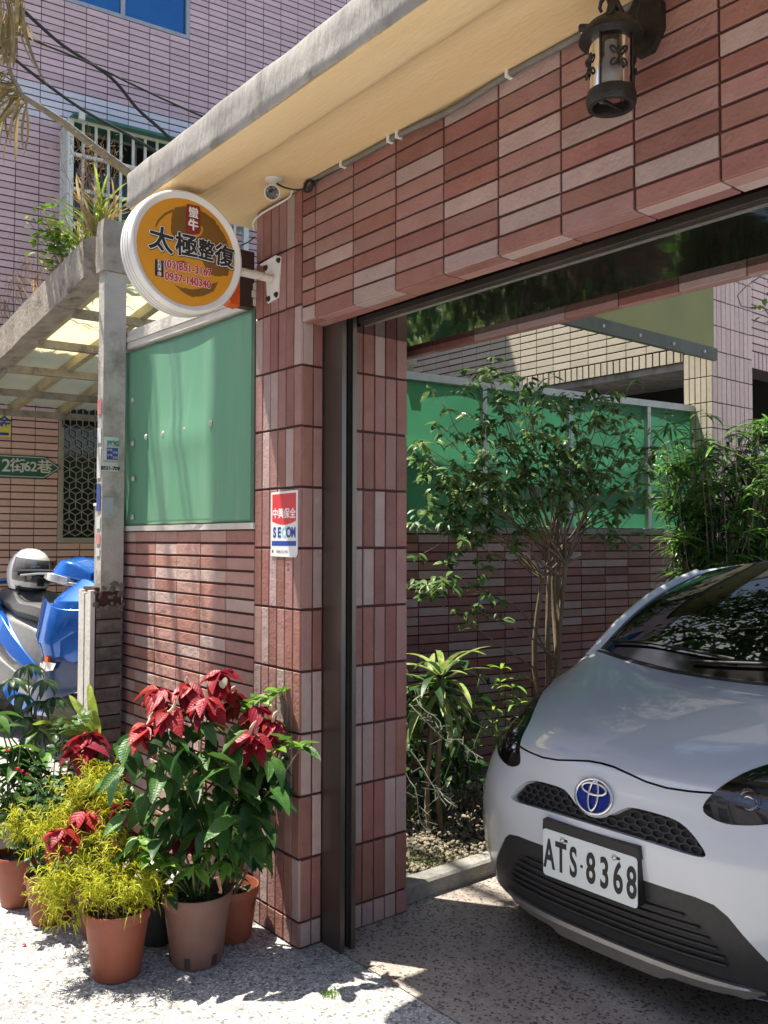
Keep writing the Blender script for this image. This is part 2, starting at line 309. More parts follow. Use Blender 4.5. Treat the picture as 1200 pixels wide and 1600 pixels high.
vv = [(-1.6+1.46*i/nx, .5+4.2*j/ny, .045+.02*math.sin(3*i+j)*math.sin(j*1.7)) for i in range(nx+1) for j in range(ny+1)]
mb.add(vv, [(i*(ny+1)+j, (i+1)*(ny+1)+j, (i+1)*(ny+1)+j+1, i*(ny+1)+j+1) for i in range(nx) for j in range(ny)])
o = mb.build('garden_bed', SOILG, None, 180); o['kind'] = 'structure'
for k in range(7):
    y0 = .545+k*.8; mb = MB(); y1 = y0+.796
    prof = [(-.158, -.02), (-.06, -.02), (-.06, .068), (-.072, .078), (-.148, .079), (-.158, .068)]
    mb.loft([[(x, y, z) for x, z in prof] for y in (y0, y1)]); o = mb.build('garden_kerb', KERB); o['kind'] = 'structure'
mb = MB(); rg = random.Random(3)
ico = [(0,0,1),(.89,0,.45),(.28,.85,.45),(-.72,.53,.45),(-.72,-.53,.45),(.28,-.85,.45),(.72,.53,-.45),(-.28,.85,-.45),(-.89,0,-.45),(-.28,-.85,-.45),(.72,-.53,-.45),(0,0,-1)]
icf = [(0,1,2),(0,2,3),(0,3,4),(0,4,5),(0,5,1),(1,6,2),(2,7,3),(3,8,4),(4,9,5),(5,10,1),(6,7,2),(7,8,3),(8,9,4),(9,10,5),(10,6,1),(6,11,7),(7,11,8),(8,11,9),(9,11,10),(10,11,6)]
for k in range(5200):
    x, y = rg.uniform(-1.15, -.165), rg.uniform(.55, 2.6); s = rg.uniform(.006, .014)
    mb.add(ico, icf, 0, Matrix.Translation((x, y, .056+rg.uniform(0, .012))) @ Matrix.Rotation(rg.uniform(0, 6), 4, (rg.random(), rg.random(), 1)) @ Matrix.Diagonal((s*rg.uniform(.8, 1.5), s, s*.7, 1)))
o = mb.build('garden_gravel', PEBBLE, None, 180); tag(o, 'grey and tan gravel covering the garden bed behind the kerb', 'gravel', kind='stuff')
mb = MB()
for k in range(700):
    a = rg.gauss(0, 1); x, y = -.27+rg.gauss(0, .05), .86+a*.11
    p = Vector((x, y, .066)); d = Vector((rg.gauss(0, .5), rg.gauss(0, .5), 1)).normalized(); sd_ = d.orthogonal().normalized(); l = rg.uniform(.006, .02)
    mb.add([p-sd_*.0022, p+sd_*.0022, p+d*l], [(0, 1, 2)])
o = mb.build('moss', MOSS); tag(o, 'small patch of bright green moss beside the grey kerb', 'moss', kind='stuff')
# ------------------------------------------------------------------ gate pillar
PX0 = -.338
REV = [.538, .479, .419, .361, .302]
def gate_pillar(x0, lab, full):
    t = thing('gate_pillar', lab, 'pillar', (x0+PX0/2, .27, 0))
    s = 1 if full else -1
    a, b = (x0+PX0, x0-TH) if full else (x0+TH, x0-PX0)
    mb = MB(); mb.box((a, TH, 0), (b, .538-TH, ZS-.003)); mb.build('core', MORTAR, t)
    rows = [0.004]+[Z0+P_*k for k in range(11)]+[ZB+.0]
    rows_s = [0.004]+[Z0+P_*k for k in range(12)]+[ZS-.004]
    pk = mixpick(11, [T_RED, T_ROSE, T_PALE], [.30, .40, .30])
    us = [PX0+.0573*k for k in range(6)]+[-.0005]
    if full:
        us[0] = PX0
        tiles(t, (x0, TH, 0), (1,0,0), (0,0,1), us, rows_s, .0062, .010, TH, pk)
        rv = mixpick(12, [T_RED, T_ROSE, T_PALE], [.44, .28, .28])
        tiles(t, (x0-TH, 0, 0), (0,1,0), (0,0,1), [TH+.0005, .058, .1035], rows, .0065, .010, TH, rv)
        tiles(t, (x0-TH, 0, 0), (0,1,0), (0,0,1), [.178, .243, .302, .361, .419, .479, .538], rows, .0065, .010, TH, rv)
    else:
        tiles(t, (x0, TH, 0), (1,0,0), (0,0,1), [.0005+.0573*k for k in range(7)], rows_s, .0045, .0075, TH, pk, limit=0)
    return t
gate_pillar(0, 'red-brown tiled gate pillar carrying the security plaque, beside the steel shutter guide', True)
gate_pillar(2.95, 'red-brown tiled gate pillar on the far side of the car from the plaque', False)
# shutter guide
t = thing('shutter_guide', 'dark stainless steel roller shutter guide channel standing against the gate pillar', 'shutter guide', (.06, .14, 0))
mb = MB(); mb.box((.0005, .1045, .004), (.118, .1225, 2.45)); mb.build('front_plate', STEEL, t)
mb = MB(); mb.box((.0005, .155, .004), (.118, .173, 2.45)); mb.build('back_plate', STEEL, t)
mb = MB(); mb.box((.0005, .123, .006), (.03, .1545, 2.45)); mb.build('groove', BLACK, t)
for y in (.1035, .1545):
    mb = MB(); mb.box((.1182, y, .004), (.1235, y+.0195, 2.44)); mb.build('edge_lip', STEEL, t)
mb = MB(); mb.box((.092, .1226, .01), (.104, .1295, 2.44)); mb.box((.092, .1475, .01), (.104, .1548, 2.44)); mb.build('brush_seal', RUBBER, t)
# ------------------------------------------------------------------ lintel
X1 = 2.95
t = thing('gate_lintel', 'red-brown tiled lintel spanning the gateway above the parked car', 'lintel', (1.4, .27, ZB))
mb = MB(); mb.box((.0, TH, ZB+TH), (X1, .104, ZS-.003)); mb.box((0, .1043, ZB+.12), (X1, .268, ZS-.003)); mb.box((.0, .2683, ZB+.03), (X1, .693, ZS-.003)); mb.box((-.338, .5395, ZB+.03), (-.0005, .693, ZS-.003)); mb.build('core', MORTAR, t)
cu = [.0015]+[.0894+P_*k for k in range(12)]+[X1]
tiles(t, (0, TH, 0), (1,0,0), (0,0,1), cu, [ZB+RP*k for k in range(9)]+[ZS-.004], .0072, .0088, TH, mixpick(21, [T_RED, T_ROSE, T_PALE], [.36, .42, .22]))
tiles(t, (0, 0, ZB+TH), (0,1,0), (1,0,0), [TH+.0005, .058, .1035], cu, .004, .007, TH, mixpick(22, [T_RED, T_ROSE, T_PALE], [.4, .35, .25]))
cb = cuts(-.338, X1, .03-2*P_, P_)
tiles(t, (0, 0, 2.353+TH), (0,1,0), (1,0,0), [.665, .70], cb, .0035, .0045, TH, mixpick(23, [T_RED, T_ROSE, T_PALE], [.4, .4, .2]))
tiles(t, (0, .665+TH, 0), (1,0,0), (0,0,1), cb, [2.3535, 2.384], .0045, .005, TH, mixpick(24, [T_RED, T_ROSE, T_PALE], [.4, .4, .2]))
mb = MB(); mb.box((-.338, .6725, 2.3605), (X1, .693, ZB+.0295)); mb.build('rear_lip', MORTAR, t)
mb = MB(); mb.add([(x, y, z) for z in (ZB+.002, ZB+.028) for x, y in ((0, .215), (X1, .215), (X1, .6645), (-.338, .6645), (-.338, .5395), (0, .5395))], [(5, 4, 3, 2, 1, 0), (6, 7, 8, 9, 10, 11)]+[(i, (i+1) % 6, 6+(i+1) % 6, 6+i) for i in range(6)]); mb.build('soffit_plate', GLOSSY, t)
mb = MB()
for y0, y1, z in ((.178, .214, ZB+.004), (.186, .192, ZB-.002), (.2, .206, ZB-.002)): mb.box((.124, y0, z-.0), (X1, y1, z+.02))
mb.build('shutter_rail', STEEL, t)
mb = MB(); mb.box((.124, .208, ZB-.006), (X1, .2145, ZB+.0035)); mb.build('rail_edge', STEEL_B, t)
# ------------------------------------------------------------------ concrete canopy slab
t = thing('concrete_canopy', 'flat concrete canopy with stained grey fascia and yellow soffit above the gate', 'canopy', (1.2, 0, ZS))
xa, xb = -.535, 4.2
mb = MB(); nX = 60
rgs = random.Random(5)
def fas(x, z): return -.478+.003*math.sin(x*9+z*30)+.002*math.sin(x*23)
prof_z = [2.862, 2.868, 2.9, 2.95, 2.99, 3.004]
secs = []
for i in range(nX+1):
    x = xa+(xb-xa)*i/nX; e = rgs.gauss(0, .0012)
    secs.append([(x, fas(x, z)+e+(.006 if k in (0, 5) else 0), z+e) for k, z in enumerate(prof_z)]+[(x, .95, 3.006+e), (x, .95, 2.93), (x, -.474+.03, 2.93), (x, -.470, 2.866)])  # rear part is out of sight, extended to throw shade on the car hood
mb.loft(secs); mb.build('slab', CONC, t, 50)
mb = MB()
secs = []
for i in range(nX+1):
    x = xa+.004+(xb-xa-.008)*i/nX; e = .0035*math.sin(x*4)+rgs.gauss(0, .0015)
    secs.append([(x, -.469, 2.859), (x, -.46, 2.857), (x, -.34+e, 2.859), (x, -.312+e, 2.866), (x, -.288+e, 2.893), (x, -.262, 2.904), (x, -.2, 2.9065), (x, .94, 2.9065), (x, .94, 2.925), (x, -.469, 2.925)])
mb.loft(secs); mb.build('soffit', YELLOW, t, 40)
# ------------------------------------------------------------------ street boundary wall
WX0, WX1, WZ = -1.70, -.3385, 1.588
t = thing('boundary_wall', 'low red tiled wall with pale coping between the gate pillar and the old post', 'wall', (-1.0, .06, 0))
mb = MB(); mb.box((WX0, TH+.008, 0), (WX1, .12, WZ)); mb.build('core', MORTAR, t)
tiles(t, (0, TH+.008, 0), (1,0,0), (0,0,1), cuts(WX0, WX1-.002, -.585-6*P_, P_), [WZ-.0005-RP*k for k in range(27)][::-1], .005, .0105, TH, mixpick(31, [G_RED, G_ROSE, G_PALE], [.36, .34, .30]), vis=lambda x, y: y < 1330)
mb = MB(); rgc = random.Random(2)
secs = [[(x, -.006, WZ), (x, -.008+rgc.gauss(0, .001), WZ+.026), (x, .13, WZ+.028), (x, .13, WZ)] for x in np.linspace(WX0-.01, WX1, 24)]
mb.loft(secs); mb.build('coping', COPING, t)
# green sheet above the wall
t = thing('green_screen', 'scuffed green plastic screen panel under a pale rail on the low tiled wall', 'screen panel', (-1.0, .02, WZ))
mb = MB(); nu, nv = 60, 40; vv = []
for i in range(nu+1):
    for j in range(nv+1):
        u = i/nu; w = j/nv; x = -1.70+1.36*u; z = WZ+.032+(.905-.03*u)*w
        dent = -.010*math.exp(-((u-.5)/.22)**2-((w-.45)/.10)**2) + .006*math.sin(u*7+1)*math.sin(w*5)+.005*math.exp(-((u-.04)/.03)**2)*math.sin(w*9)
        vv.append((x, .006+dent, z + (.012*math.sin(u*30)*max(0, .5-u) if j == nv else 0)))
mb.add(vv, [(i*(nv+1)+j, (i+1)*(nv+1)+j, (i+1)*(nv+1)+j+1, i*(nv+1)+j+1) for i in range(nu) for j in range(nv)])
o = mb.build('sheet', GREEN_S, t, 180); md = o.modifiers.new('thickness', 'SOLIDIFY'); md.thickness = .003; md.offset = 1
for (px, py) in ((207,625),(207,693),(208,748),(207,808),(228,683),(255,678),(289,671),(329,662)):
    q = atY(px, py, -.003)
    mb = MB(); mb.lathe([(.0001, .0075), (.008, .007), (.0105, .004), (.0155, .003), (.0165, 0)], 12, 0, Matrix.Translation(q) @ Matrix.Rotation(R(90), 4, 'X')); mb.build('bolt_washer', ALU, t, 40)
mb = MB(); za, zb = 2.545, 2.512
for k, (dz0, dz1, y) in enumerate(((0, .03, -.012), (.033, .062, -.018), (.065, .092, -.012))):
    mb.loft([[(-1.72, y, za+dz0), (-1.72, y, za+dz1), (-1.72, .06, za+dz1), (-1.72, .06, za+dz0)], [(-.34, y, zb+dz0), (-.34, y, zb+dz1), (-.34, .06, zb+dz1), (-.34, .06, zb+dz0)]])
mb.build('top_rail', COPING, t)
STRIP = mat('strip_dark_green', (.06, .10, .07), None, 8, .6)
for a_, b_ in (((-.365, -.004, WZ+.03), (-.3395, .004, 2.5)), ((-1.716, -.012, WZ+.028), (-1.69, .002, 2.54))): mb = MB(); mb.box(a_, b_); mb.build('edge_strip', STRIP, t)
# ------------------------------------------------------------------ garden side wall and fence
SU = Vector((.14, .99, 0)).normalized(); SN = SU.cross(Vector((0, 0, 1)))
SO = Vector((-1.43, 1.86, 0))
t = thing('garden_wall', 'low red tiled wall along the garden behind the leafy shrub', 'wall', SO)
M = frame(SO, SU, Vector((0,0,1)), SN)
mb = MB(); mb.box((-1.85, 0, -.12), (2.75, 1.59, -TH), 0, M); mb.build('core', MORTAR, t)
tiles(t, SO-SN*TH, SU, (0,0,1), cuts(-1.85, 2.75, .007-8*P_, P_), [1.585-RP*k for k in range(26, -1, -1)], .006, .009, TH, mixpick(41, [T_RED, T_ROSE, T_PALE], [.42, .34, .24]), vis=lambda x, y: 630 < x < 1110 and y < 1080)
mb = MB(); mb.box((-1.86, 1.5905, -.13), (2.76, 1.632, .012), 0, M); mb.build('coping', KERB, t)
t = thing('green_fence', 'translucent green panel fence with grey posts on the garden wall', 'fence', SO+Vector((0, 0, 1.63)))
posts = [-1.75, -.92, -.14, .56, 1.34, 2.15, 2.74]
for k in range(len(posts)-1):
    mb = MB(); a, b = posts[k]+.012, posts[k+1]-.012; n = 14; rgp = random.Random(k)
    ph = rgp.uniform(0, 6)
    vv = [(a+(b-a)*i/n, 1.638+.95*j/n, -.06+.006*math.sin(i*.5+ph)*math.sin(j*.6)-.012*(1 if abs(j-n*.45) < 1 else 0)) for i in range(n+1) for j in range(n+1)]
    mb.add(vv, [(i*(n+1)+j, (i+1)*(n+1)+j, (i+1)*(n+1)+j+1, i*(n+1)+j+1) for i in range(n) for j in range(n)], 0, M)
    o = mb.build('panel', GREEN_F, t, 180)
for u in posts:
    mb = MB(); mb.box((u-.018, 1.633, -.075), (u+.018, 2.575, -.02), 0, M); mb.build('post', ALU, t)
mb = MB(); mb.box((-1.78, 2.576, -.085), (2.76, 2.625, -.012), 0, M); mb.build('top_rail', ALU, t)
mb = MB(); mb.box((-1.78, 2.03, -.14), (2.76, 2.075, -.105), 0, M); mb.build('mid_rail', ALU, t)
u = -.10; mb = MB(); mb.box((u-.02, 2.6255, -.1), (u+.022, 2.83, -.05), 0, M); mb.build('stub_post', CREAM, t)
mb = MB(); mb.box((u+.03, 2.6255, -.13), (u+.1, 2.86, -.05), 0, M); mb.build('dark_stub', WOOD_G, t)
# ------------------------------------------------------------------ neighbour's tiled building across the alley
BO = Vector((-4.94, 1.25, 0)); BU = Vector((.12, .993, 0)).normalized(); BN = BU.cross(Vector((0, 0, 1))); BM = frame(BO, BU, Vector((0,0,1)), BN)
def bl(x, y):                                              # place on this wall -> (u, z)
    q = ray(x, y); k = BN.dot(BO-CAM)/BN.dot(q); p = CAM+q*k; return (p-BO).dot(BU), p.z
t = thing('tiled_building', 'tall mauve and peach tiled building with a caged window across the alley', 'building', BO)
W1 = (-.4444, 5.546-.062*65, .135, 5.546-.062*44)                # lattice window
W2 = (-1.4110, 5.546+.062*13, .7154, 5.546+.062*33)           # upper window
W3 = (-.4444, 5.546-.062*25, 1.1020, 5.546-.062*5)                                    # caged window
UP = .1933; RW = .062
zr = [5.546+RW*k for k in range(-86, 46)]
ue = [-.831+UP*k for k in range(-8, 34)]
def inw(u, z, g=.0):
    for a, b, c, d in (W1, W2, W3):
        if a-g < u < c+g and b-g < z < d+g: return True
    return False
def bpick(i, j):
    z = (zr[j]+zr[j+1])/2
    if z > 5.546 or 3.19 < z < 5.236: return MAUVE
    if z > 5.236: return MAUVE_W
    if z > 2.80: return MAUVE_W if (i+j) % 5 else CREAM
    return PEACH
def bvis(x, y):
    if x > 470 or (x > 190 and y > 270): return False
    return y < 300-.57*(x-200) if x > 200 else (y < 900 and not (x > 100 and 360 < y < 560))
tiles(t, BO-BN*TH, BU, (0,0,1), ue, zr, .006, .011, TH, bpick, 300, bvis, inw, jit=.0004)
mb = MB()
def wallrect(a, b, c, d): mb.box((a, b, -.25), (c, d, -TH), 0, BM)
xs = sorted({-3.0, 6.0, W1[0], W1[2], W2[0], W2[2], W3[0], W3[2]}); zs = sorted({.0, 8.4, W1[1], W1[3], W2[1], W2[3], W3[1], W3[3]})
for a, c in zip(xs, xs[1:]):
    for b, d in zip(zs, zs[1:]):
        if not inw((a+c)/2, (b+d)/2): wallrect(a, b, c, d)
mb.build('wall', GROUT, t)
DARKROOM = mat('room_shade_dark', (.02, .02, .022), (.03, .03, .03), 3, .8)  # near-black colour stands in for the shade inside rooms and porch
mb = MB(); mb.box((-3, 0, -3), (6, 8.3, -2.6), 0, BM); mb.build('back_wall', DARKROOM, t)
FRAME = mat('window_frame_beige', (.34, .30, .22), (.42, .38, .29), 10, .6)
FRAME_G = mat('window_frame_grey', (.34, .34, .37), (.42, .42, .45), 10, .5, metal=.3)
BLUEG = mat('window_glass_blue', (.05, .16, .33), (.06, .19, .37), 3, .04, metal=.85)
GLS = mat('window_glass_dark', (.02, .02, .02), (.03, .03, .028), 3, .06, spec=.6)
def wframe(W, name, m, gm, mull=(), fw=.04, dep=.03):
    a, b, c, d = W; mb = MB()
    for bx_ in ((a, b, c, b+fw), (a, d-fw, c, d), (a, b+fw, a+fw, d-fw), (c-fw, b+fw, c, d-fw)): mb.box((bx_[0], bx_[1], -dep-.05), (bx_[2], bx_[3], .004), 0, BM)
    w = mb.build(name, m, t)
    for x in mull: mb = MB(); mb.box((x-.02, b+fw, -.06), (x+.02, d-fw, -.012), 0, BM); mb.build('mullion', m, w)
    pts = [a+fw]+list(mull)+[c-fw]
    for p, q in zip(pts, pts[1:]): mb = MB(); mb.box((p, b+fw, -.045), (q, d-fw, -.038), 0, BM); mb.build('pane', gm, w)
    return w
w1 = wframe(W1, 'window', FRAME, GLS, (), .045)
# lattice of the lower window: cube-pattern grille
mb = MB(); s = .062; a, b, c, d = W1
def seg(p, q):
    if min(p[0], q[0]) > a+.03 and max(p[0], q[0]) < c-.03 and min(p[1], q[1]) > b+.03 and max(p[1], q[1]) < d-.03:
        P, Q = BM @ Vector((p[0], p[1], -.02)), BM @ Vector((q[0], q[1], -.02)); mb.bar(P, Q, .007, .007)
hx = s*math.cos(R(30))
for i in range(-1, 14):
    for j in range(-1, 16):
        cx = a+.05+i*2*hx+(j % 2)*hx; cy = b+.06+j*1.5*s
        for k in range(6):
            p = (cx+s*math.sin(R(60*k)), cy+s*math.cos(R(60*k)))
            if k in (0, 1, 2): seg(p, (cx+s*math.sin(R(60*k+60)), cy+s*math.cos(R(60*k+60))))
            if k in (1, 3, 5): seg((cx, cy), p)
mb.build('lattice', mat('lattice_beige', (.33, .30, .25), None, 9, .6), w1)
wframe(W2, 'upper_window', FRAME_G, BLUEG, (bl(193, 0)[0],), .035)
w3 = wframe(W3, 'caged_window', FRAME_G, GLS, (.2, .62), .04)
WBAR = mat('cage_white', (.62, .66, .64), (.70, .74, .72), 9, .5)
DKGREEN = mat('awning_green', (.03, .13, .10), (.04, .16, .12), 4, .5)
cg = thing('window_cage', 'pale green-white steel window cage with a dark green awning on the mauve building', 'window cage', BM @ Vector((.4, 4.1, .2)))
u0, u1, z0, z1, dp = -.46, 1.15, 3.93, 5.12, .36
def cbar(p, q, w=.024, nm='bar'): mb = MB(); mb.bar(BM @ Vector(p), BM @ Vector(q), w, w, 0, BU); mb.build(nm, WBAR, cg)
for k in range(16): x = u0+(u1-u0)*k/15; cbar((x, z0, dp), (x, z1, dp), .05 if k in (0, 15) else .022)
for k in range(5): z = z0+(z1-z0)*k/4; cbar((u0, z, dp+.018), (u1, z, dp+.018), .026, 'rail')
for k in range(3): y = dp*(k+.3)/3; cbar((u0, z0, y), (u0, z1, y), .022)
for z in (z0, z1, (z0+z1)/2): cbar((u0, z, 0), (u0, z, dp), .03, 'rail'); cbar((u1, z, 0), (u1, z, dp), .03, 'rail')
mb = MB(); mb.box((u0, z0-.03, -.0), (u1, z0-.012, dp), 0, BM); mb.build('floor_tray', WBAR, cg)
mb = MB(); mb.loft([[(u0+.0, 5.20, .01), (u0, 5.22, .01), (u0, 5.125, .52), (u0, 5.10, .52)], [(u1, 5.20, .01), (u1, 5.22, .01), (u1, 5.125, .52), (u1, 5.10, .52)]], True, True, 0, BM); mb.build('awning', DKGREEN, cg)
for x in (u0+.03, u1-.35): mb = MB(); mb.box((x, 5.07, .505), (x+.05, 5.135, .535), 0, BM); mb.build('bracket', WHITE_P, cg)
# clutter on the peach wall
def text(s, size, align='CENTER', ext=.0008, offset=0.0, cw=1.0, bold=0):
    c = bpy.data.curves.new('txt', 'FONT'); c.body = s; c.size = size; c.align_x = align; c.align_y = 'CENTER'; c.extrude = ext; c.offset = offset+bold; c.resolution_u = 6; c.space_character = cw
    o = bpy.data.objects.new('txt', c); COL.objects.link(o); dg = bpy.context.evaluated_depsgraph_get(); me = bpy.data.meshes.new_from_object(o.evaluated_get(dg))
    bpy.data.objects.remove(o); bpy.data.curves.remove(c); return me
def letters(s, size, M, m, parent, name='lettering', align='CENTER', sx=1.0, bold=0, cw=1.0, shear=0, ext=.0008, fat=0):
    me = text(s, size, align, bold=bold, cw=cw, ext=ext); me.transform(Matrix.Diagonal((sx, 1, 1, 1)))
    if fat:                                                # heavier strokes: the glyph repeated round a small circle, each copy a hair lower
        mb = MB(); vv = [tuple(v.co) for v in me.vertices]; ff = [tuple(p.vertices) for p in me.polygons]; n_ = 12
        for k in range(n_+1): a = 2*math.pi*k/n_; mb.add(vv, ff, 0, Matrix.Translation((0, 0, 0)) if k == n_ else Matrix.Translation((fat*math.cos(a), fat*math.sin(a), -.00002*(k+1))))
        me = mb.mesh(name, m)
    if shear: me.transform(Matrix.Shear('XY', 4, (shear, 0)) if False else Matrix(((1, shear, 0, 0), (0, 1, 0, 0), (0, 0, 1, 0), (0, 0, 0, 1))))
    me.materials.clear(); me.materials.append(m); me.name = name
    return put(bpy.data.objects.new(name, me), parent, M)
SIGN_G = mat('enamel_green', (.02, .09, .055), (.025, .11, .065), 5, .4)
CREAM_L = mat('lettering_cream', (.62, .60, .50), None, 5, .5)
st = thing('street_name_sign', 'green arrow-shaped street name sign with cream lettering on the peach tiled wall', 'street sign', BM @ Vector((-.7, 2.17, .02)))
ur, zc = bl(95, 732); ua = ur-1.0; hh = .098
zt, zbm = zc+hh, zc-hh
def arrow(g): return [(ua+g, zbm+g), (ur-.14-g*.3, zbm+g), (ur-g*1.5, zc), (ur-.14-g*.3, zt-g), (ua+g, zt-g)]
mb = MB(); mb.prism(arrow(0), .006, .016, 0, BM); mb.build('board', SIGN_G, st)
o_, i_ = arrow(.010), arrow(.016); n = 5
mb = MB(); mb.add([(x, y, .0168) for x, y in o_]+[(x, y, .0168) for x, y in i_], [(k, (k+1) % n, n+(k+1) % n, n+k) for k in range(n)], 0, BM); mb.build('border', CREAM_L, st)
for ch, px, sz in (('中', -40, .12), ('2', 9, .15), ('街', 27, .125), ('6', 42, .115), ('2', 52, .115), ('巷', 69, .125)):
    u, _ = bl(px, 732); letters(ch, sz, BM @ Matrix.Translation((u, zc, .0175)), CREAM_L, st, 'character', bold=.002)
YEL = mat('paper_yellow', (.72, .62, .09), (.78, .68, .12), 6, .7); INK_B = mat('ink_blue', (.03, .05, .28), None, 5, .6)
nt_ = thing('yellow_notice', 'small yellow advertising notice with blue characters on the peach tiled wall', 'notice', BM @ Vector((-.95, 2.5, .02)))
ur2, zt2 = bl(17, 650); _, zb2 = bl(17, 683)
mb = MB(); mb.box((ur2-.3, zb2, .004), (ur2, zt2, .008), 0, BM); mb.build('paper', YEL, nt_)
letters('現金', .115, BM @ Matrix.Translation((ur2-.11, zt2-.065, .0088)), INK_B, nt_, 'character', bold=.003)
mb = MB(); mb.box((ur2-.29, zb2+.012, .0085), (ur2-.015, zb2+.035, .0095), 0, BM); mb.build('ink_bar', INK_B, nt_)
CABLE = mat('cable_black', (.015, .015, .016), None, 10, .6)
def cable(name, label, pts, r, group=None, m=None, n=6):
    mb = MB(); k = len(pts); out = []
    for i in range(k-1):
        p0, p1, p2, p3 = [Vector(pts[max(0, min(k-1, i+d))]) for d in (-1, 0, 1, 2)]
        for s_ in range(6):
            u = s_/6; out.append(.5*((2*p1)+(p2-p0)*u+(2*p0-5*p1+4*p2-p3)*u*u+(3*p1-p0-3*p2+p3)*u**3))
    out.append(Vector(pts[-1])); mb.tube(out, r, n); return tag(mb.build(name, m or CABLE, None, 180), label, 'cable', group)
for k, off in enumerate((0, .03, .055)):
    cable('wall_cable', 'thin dark cable sagging along the pale band of the peach tiled wall', [BM @ Vector((*bl(x, y+off*60), .012+.006*k)) for x, y in ((-40, 606), (0, 602+k), (40, 609), (75, 610+k*2), (110, 612), (150, 618), (185, 622))], .006, 'cables strung along the band of the peach wall')
cable('drop_cable', 'thin dark cable dropping beside the lattice window frame', [BM @ Vector((*bl(x, y), .014)) for x, y in ((72, 612), (85, 622), (94, 640), (98, 668))], .005)
# ------------------------------------------------------------------ overhead cables
def wires(lst, dep, r, lab): return cable('overhead_cable', lab, [at(x, y, d_) for (x, y), d_ in zip(lst, dep)], r)
wires(((-60,-60),(18, 0),(60, 38),(100, 72),(172, 120),(215,170),(262, 213),(330,290)), (5.6,6.2,6.4,6.5,6.6,6.65,6.7,6.9), .013, 'thick black overhead cable kinked midway, crossing in front of the upper window')
wires(((-60,30),(0, 74),(60, 122),(130, 172),(190, 205),(240, 235),(300,275)), (5.8,6.0,6.1,6.2,6.3,6.4,6.5), .011, 'black overhead cable running just above the window cage awning')
wires(((-40,10),(33, 54),(100, 82),(150, 104),(230, 143),(312, 180),(400,215)), (6.0,6.3,6.4,6.5,6.6,6.7,6.9), .008, 'thin black overhead cable, flattest of those crossing the mauve wall')
# ------------------------------------------------------------------ house behind the fence
hs = thing('cream_house', 'cream and pink tiled house with a porch column behind the green fence', 'house', (-1.5, 5, 0))
HY = 4.5; CX0, CX1, CY1 = -1.168, -.917, 5.124; HP = .2; HR = .0657
zbm_ = 2.985
mb = MB(); mb.box((-7.5, HY+TH, zbm_+.004), (CX0-.004, HY+.32, 5.6)); mb.build('front_beam', GROUT, hs)
mb = MB(); mb.box((-7.5, HY+.02, zbm_-.05), (CX0-.004, HY+.315, zbm_+.0035)); mb.build('beam_soffit', CONC, hs)
rowsH = [3.11+HR*k for k in range(0, 34)]
tiles(hs, (0, HY+TH, 0), (1,0,0), (0,0,1), cuts(-7.5, CX0-.004, -1.518-30*HP, HP), rowsH, .006, .012, TH, lambda i, j: CREAM, 190, lambda x, y: 600 < x < 1100 and y > 380)
tiles(hs, (0, HY+TH, 0), (1,0,0), (0,0,1), cuts(-7.5, CX0-.004, -7.5, HR), [zbm_+.006, 3.105], .012, .006, TH, lambda i, j: CREAM, 60, lambda x, y: 600 < x < 1100, name='soldier_tile')
mb = MB(); mb.box((CX0+TH, HY+TH, 0), (CX1-TH, CY1, 5.6)); mb.build('column', GROUT, hs)
rc = [.0+.2045*k-.02 for k in range(0, 28)]
tiles(hs, (CX0, HY+TH, 0), (1,0,0), (0,0,1), [(CX1-CX0)*k/5 for k in range(6)], rc, .006, .009, TH, lambda i, j: CREAM, 60, lambda x, y: True, name='column_tile')
tiles(hs, (CX1-TH, HY, 0), (0,1,0), (0,0,1), [TH+(CY1-HY-TH)*k/9 for k in range(10)], rc, .007, .009, TH, lambda i, j: PINKT, 90, lambda x, y: True, name='column_tile')
mb = MB(); mb.box((CX1-.3, CY1+.004, 3.0), (CX1-.05-TH, 9.5, 5.6)); mb.build('side_beam', GROUT, hs)
tiles(hs, (CX1-.05-TH, CY1+.004, 0), (0,1,0), (0,0,1), cuts(0, 4.3, .11, HP), [3.15+HR*k for k in range(0, 34)], .006, .012, TH, lambda i, j: PINKT, 60, lambda x, y: x > 1150)
tiles(hs, (CX1-.05-TH, CY1+.004, 0), (0,1,0), (0,0,1), cuts(0, 4.3, .0, HR), [3.002, 3.145], .012, .006, TH, lambda i, j: PINKT, 30, lambda x, y: x > 1150, name='soldier_tile')
mb = MB(); mb.box((-7.5, HY+.33, 3.25), (CX1-.31, 9.5, 3.5)); mb.build('porch_ceiling', CONC, hs)
mb = MB(); mb.box((-7.5, 9.0, 0), (CX1, 9.4, 5.6)); mb.box((-7.5, 6.9, 0), (-1.6, 7.1, 3.3)); mb.build('porch_back_wall', DARKROOM, hs)
mb = MB(); mb.box((CX1-.31, CY1+.01, 2.25), (CX1-.02, 9.5, 2.34)); mb.build('porch_rail', ALU, hs)
yl = thing('yellow_green_awning_panel', 'translucent yellow-green panel with dark lower rail fixed to the pink tiled column', 'awning panel', (-.9, 3.5, 3))
mb = MB(); vv = [(-.895+.006*math.sin(i*.8), 1.9+2.59*i/16, 3.05+.62*j/6) for i in range(17) for j in range(7)]
mb.add(vv, [(i*7+j, (i+1)*7+j, (i+1)*7+j+1, i*7+j+1) for i in range(16) for j in range(6)]); mb.build('sheet', LIME_S, yl, 180)
mb = MB(); mb.box((-.905, 1.9, 2.955), (-.865, 4.493, 3.049)); mb.build('lower_rail', mat('rail_dark_green', (.07, .075, .055), (.10, .105, .08), 5, .6), yl)
mb = MB(); mb.box((-.905, 1.9, 3.671), (-.865, 4.493, 3.72)); mb.build('upper_rail', ALU, yl)
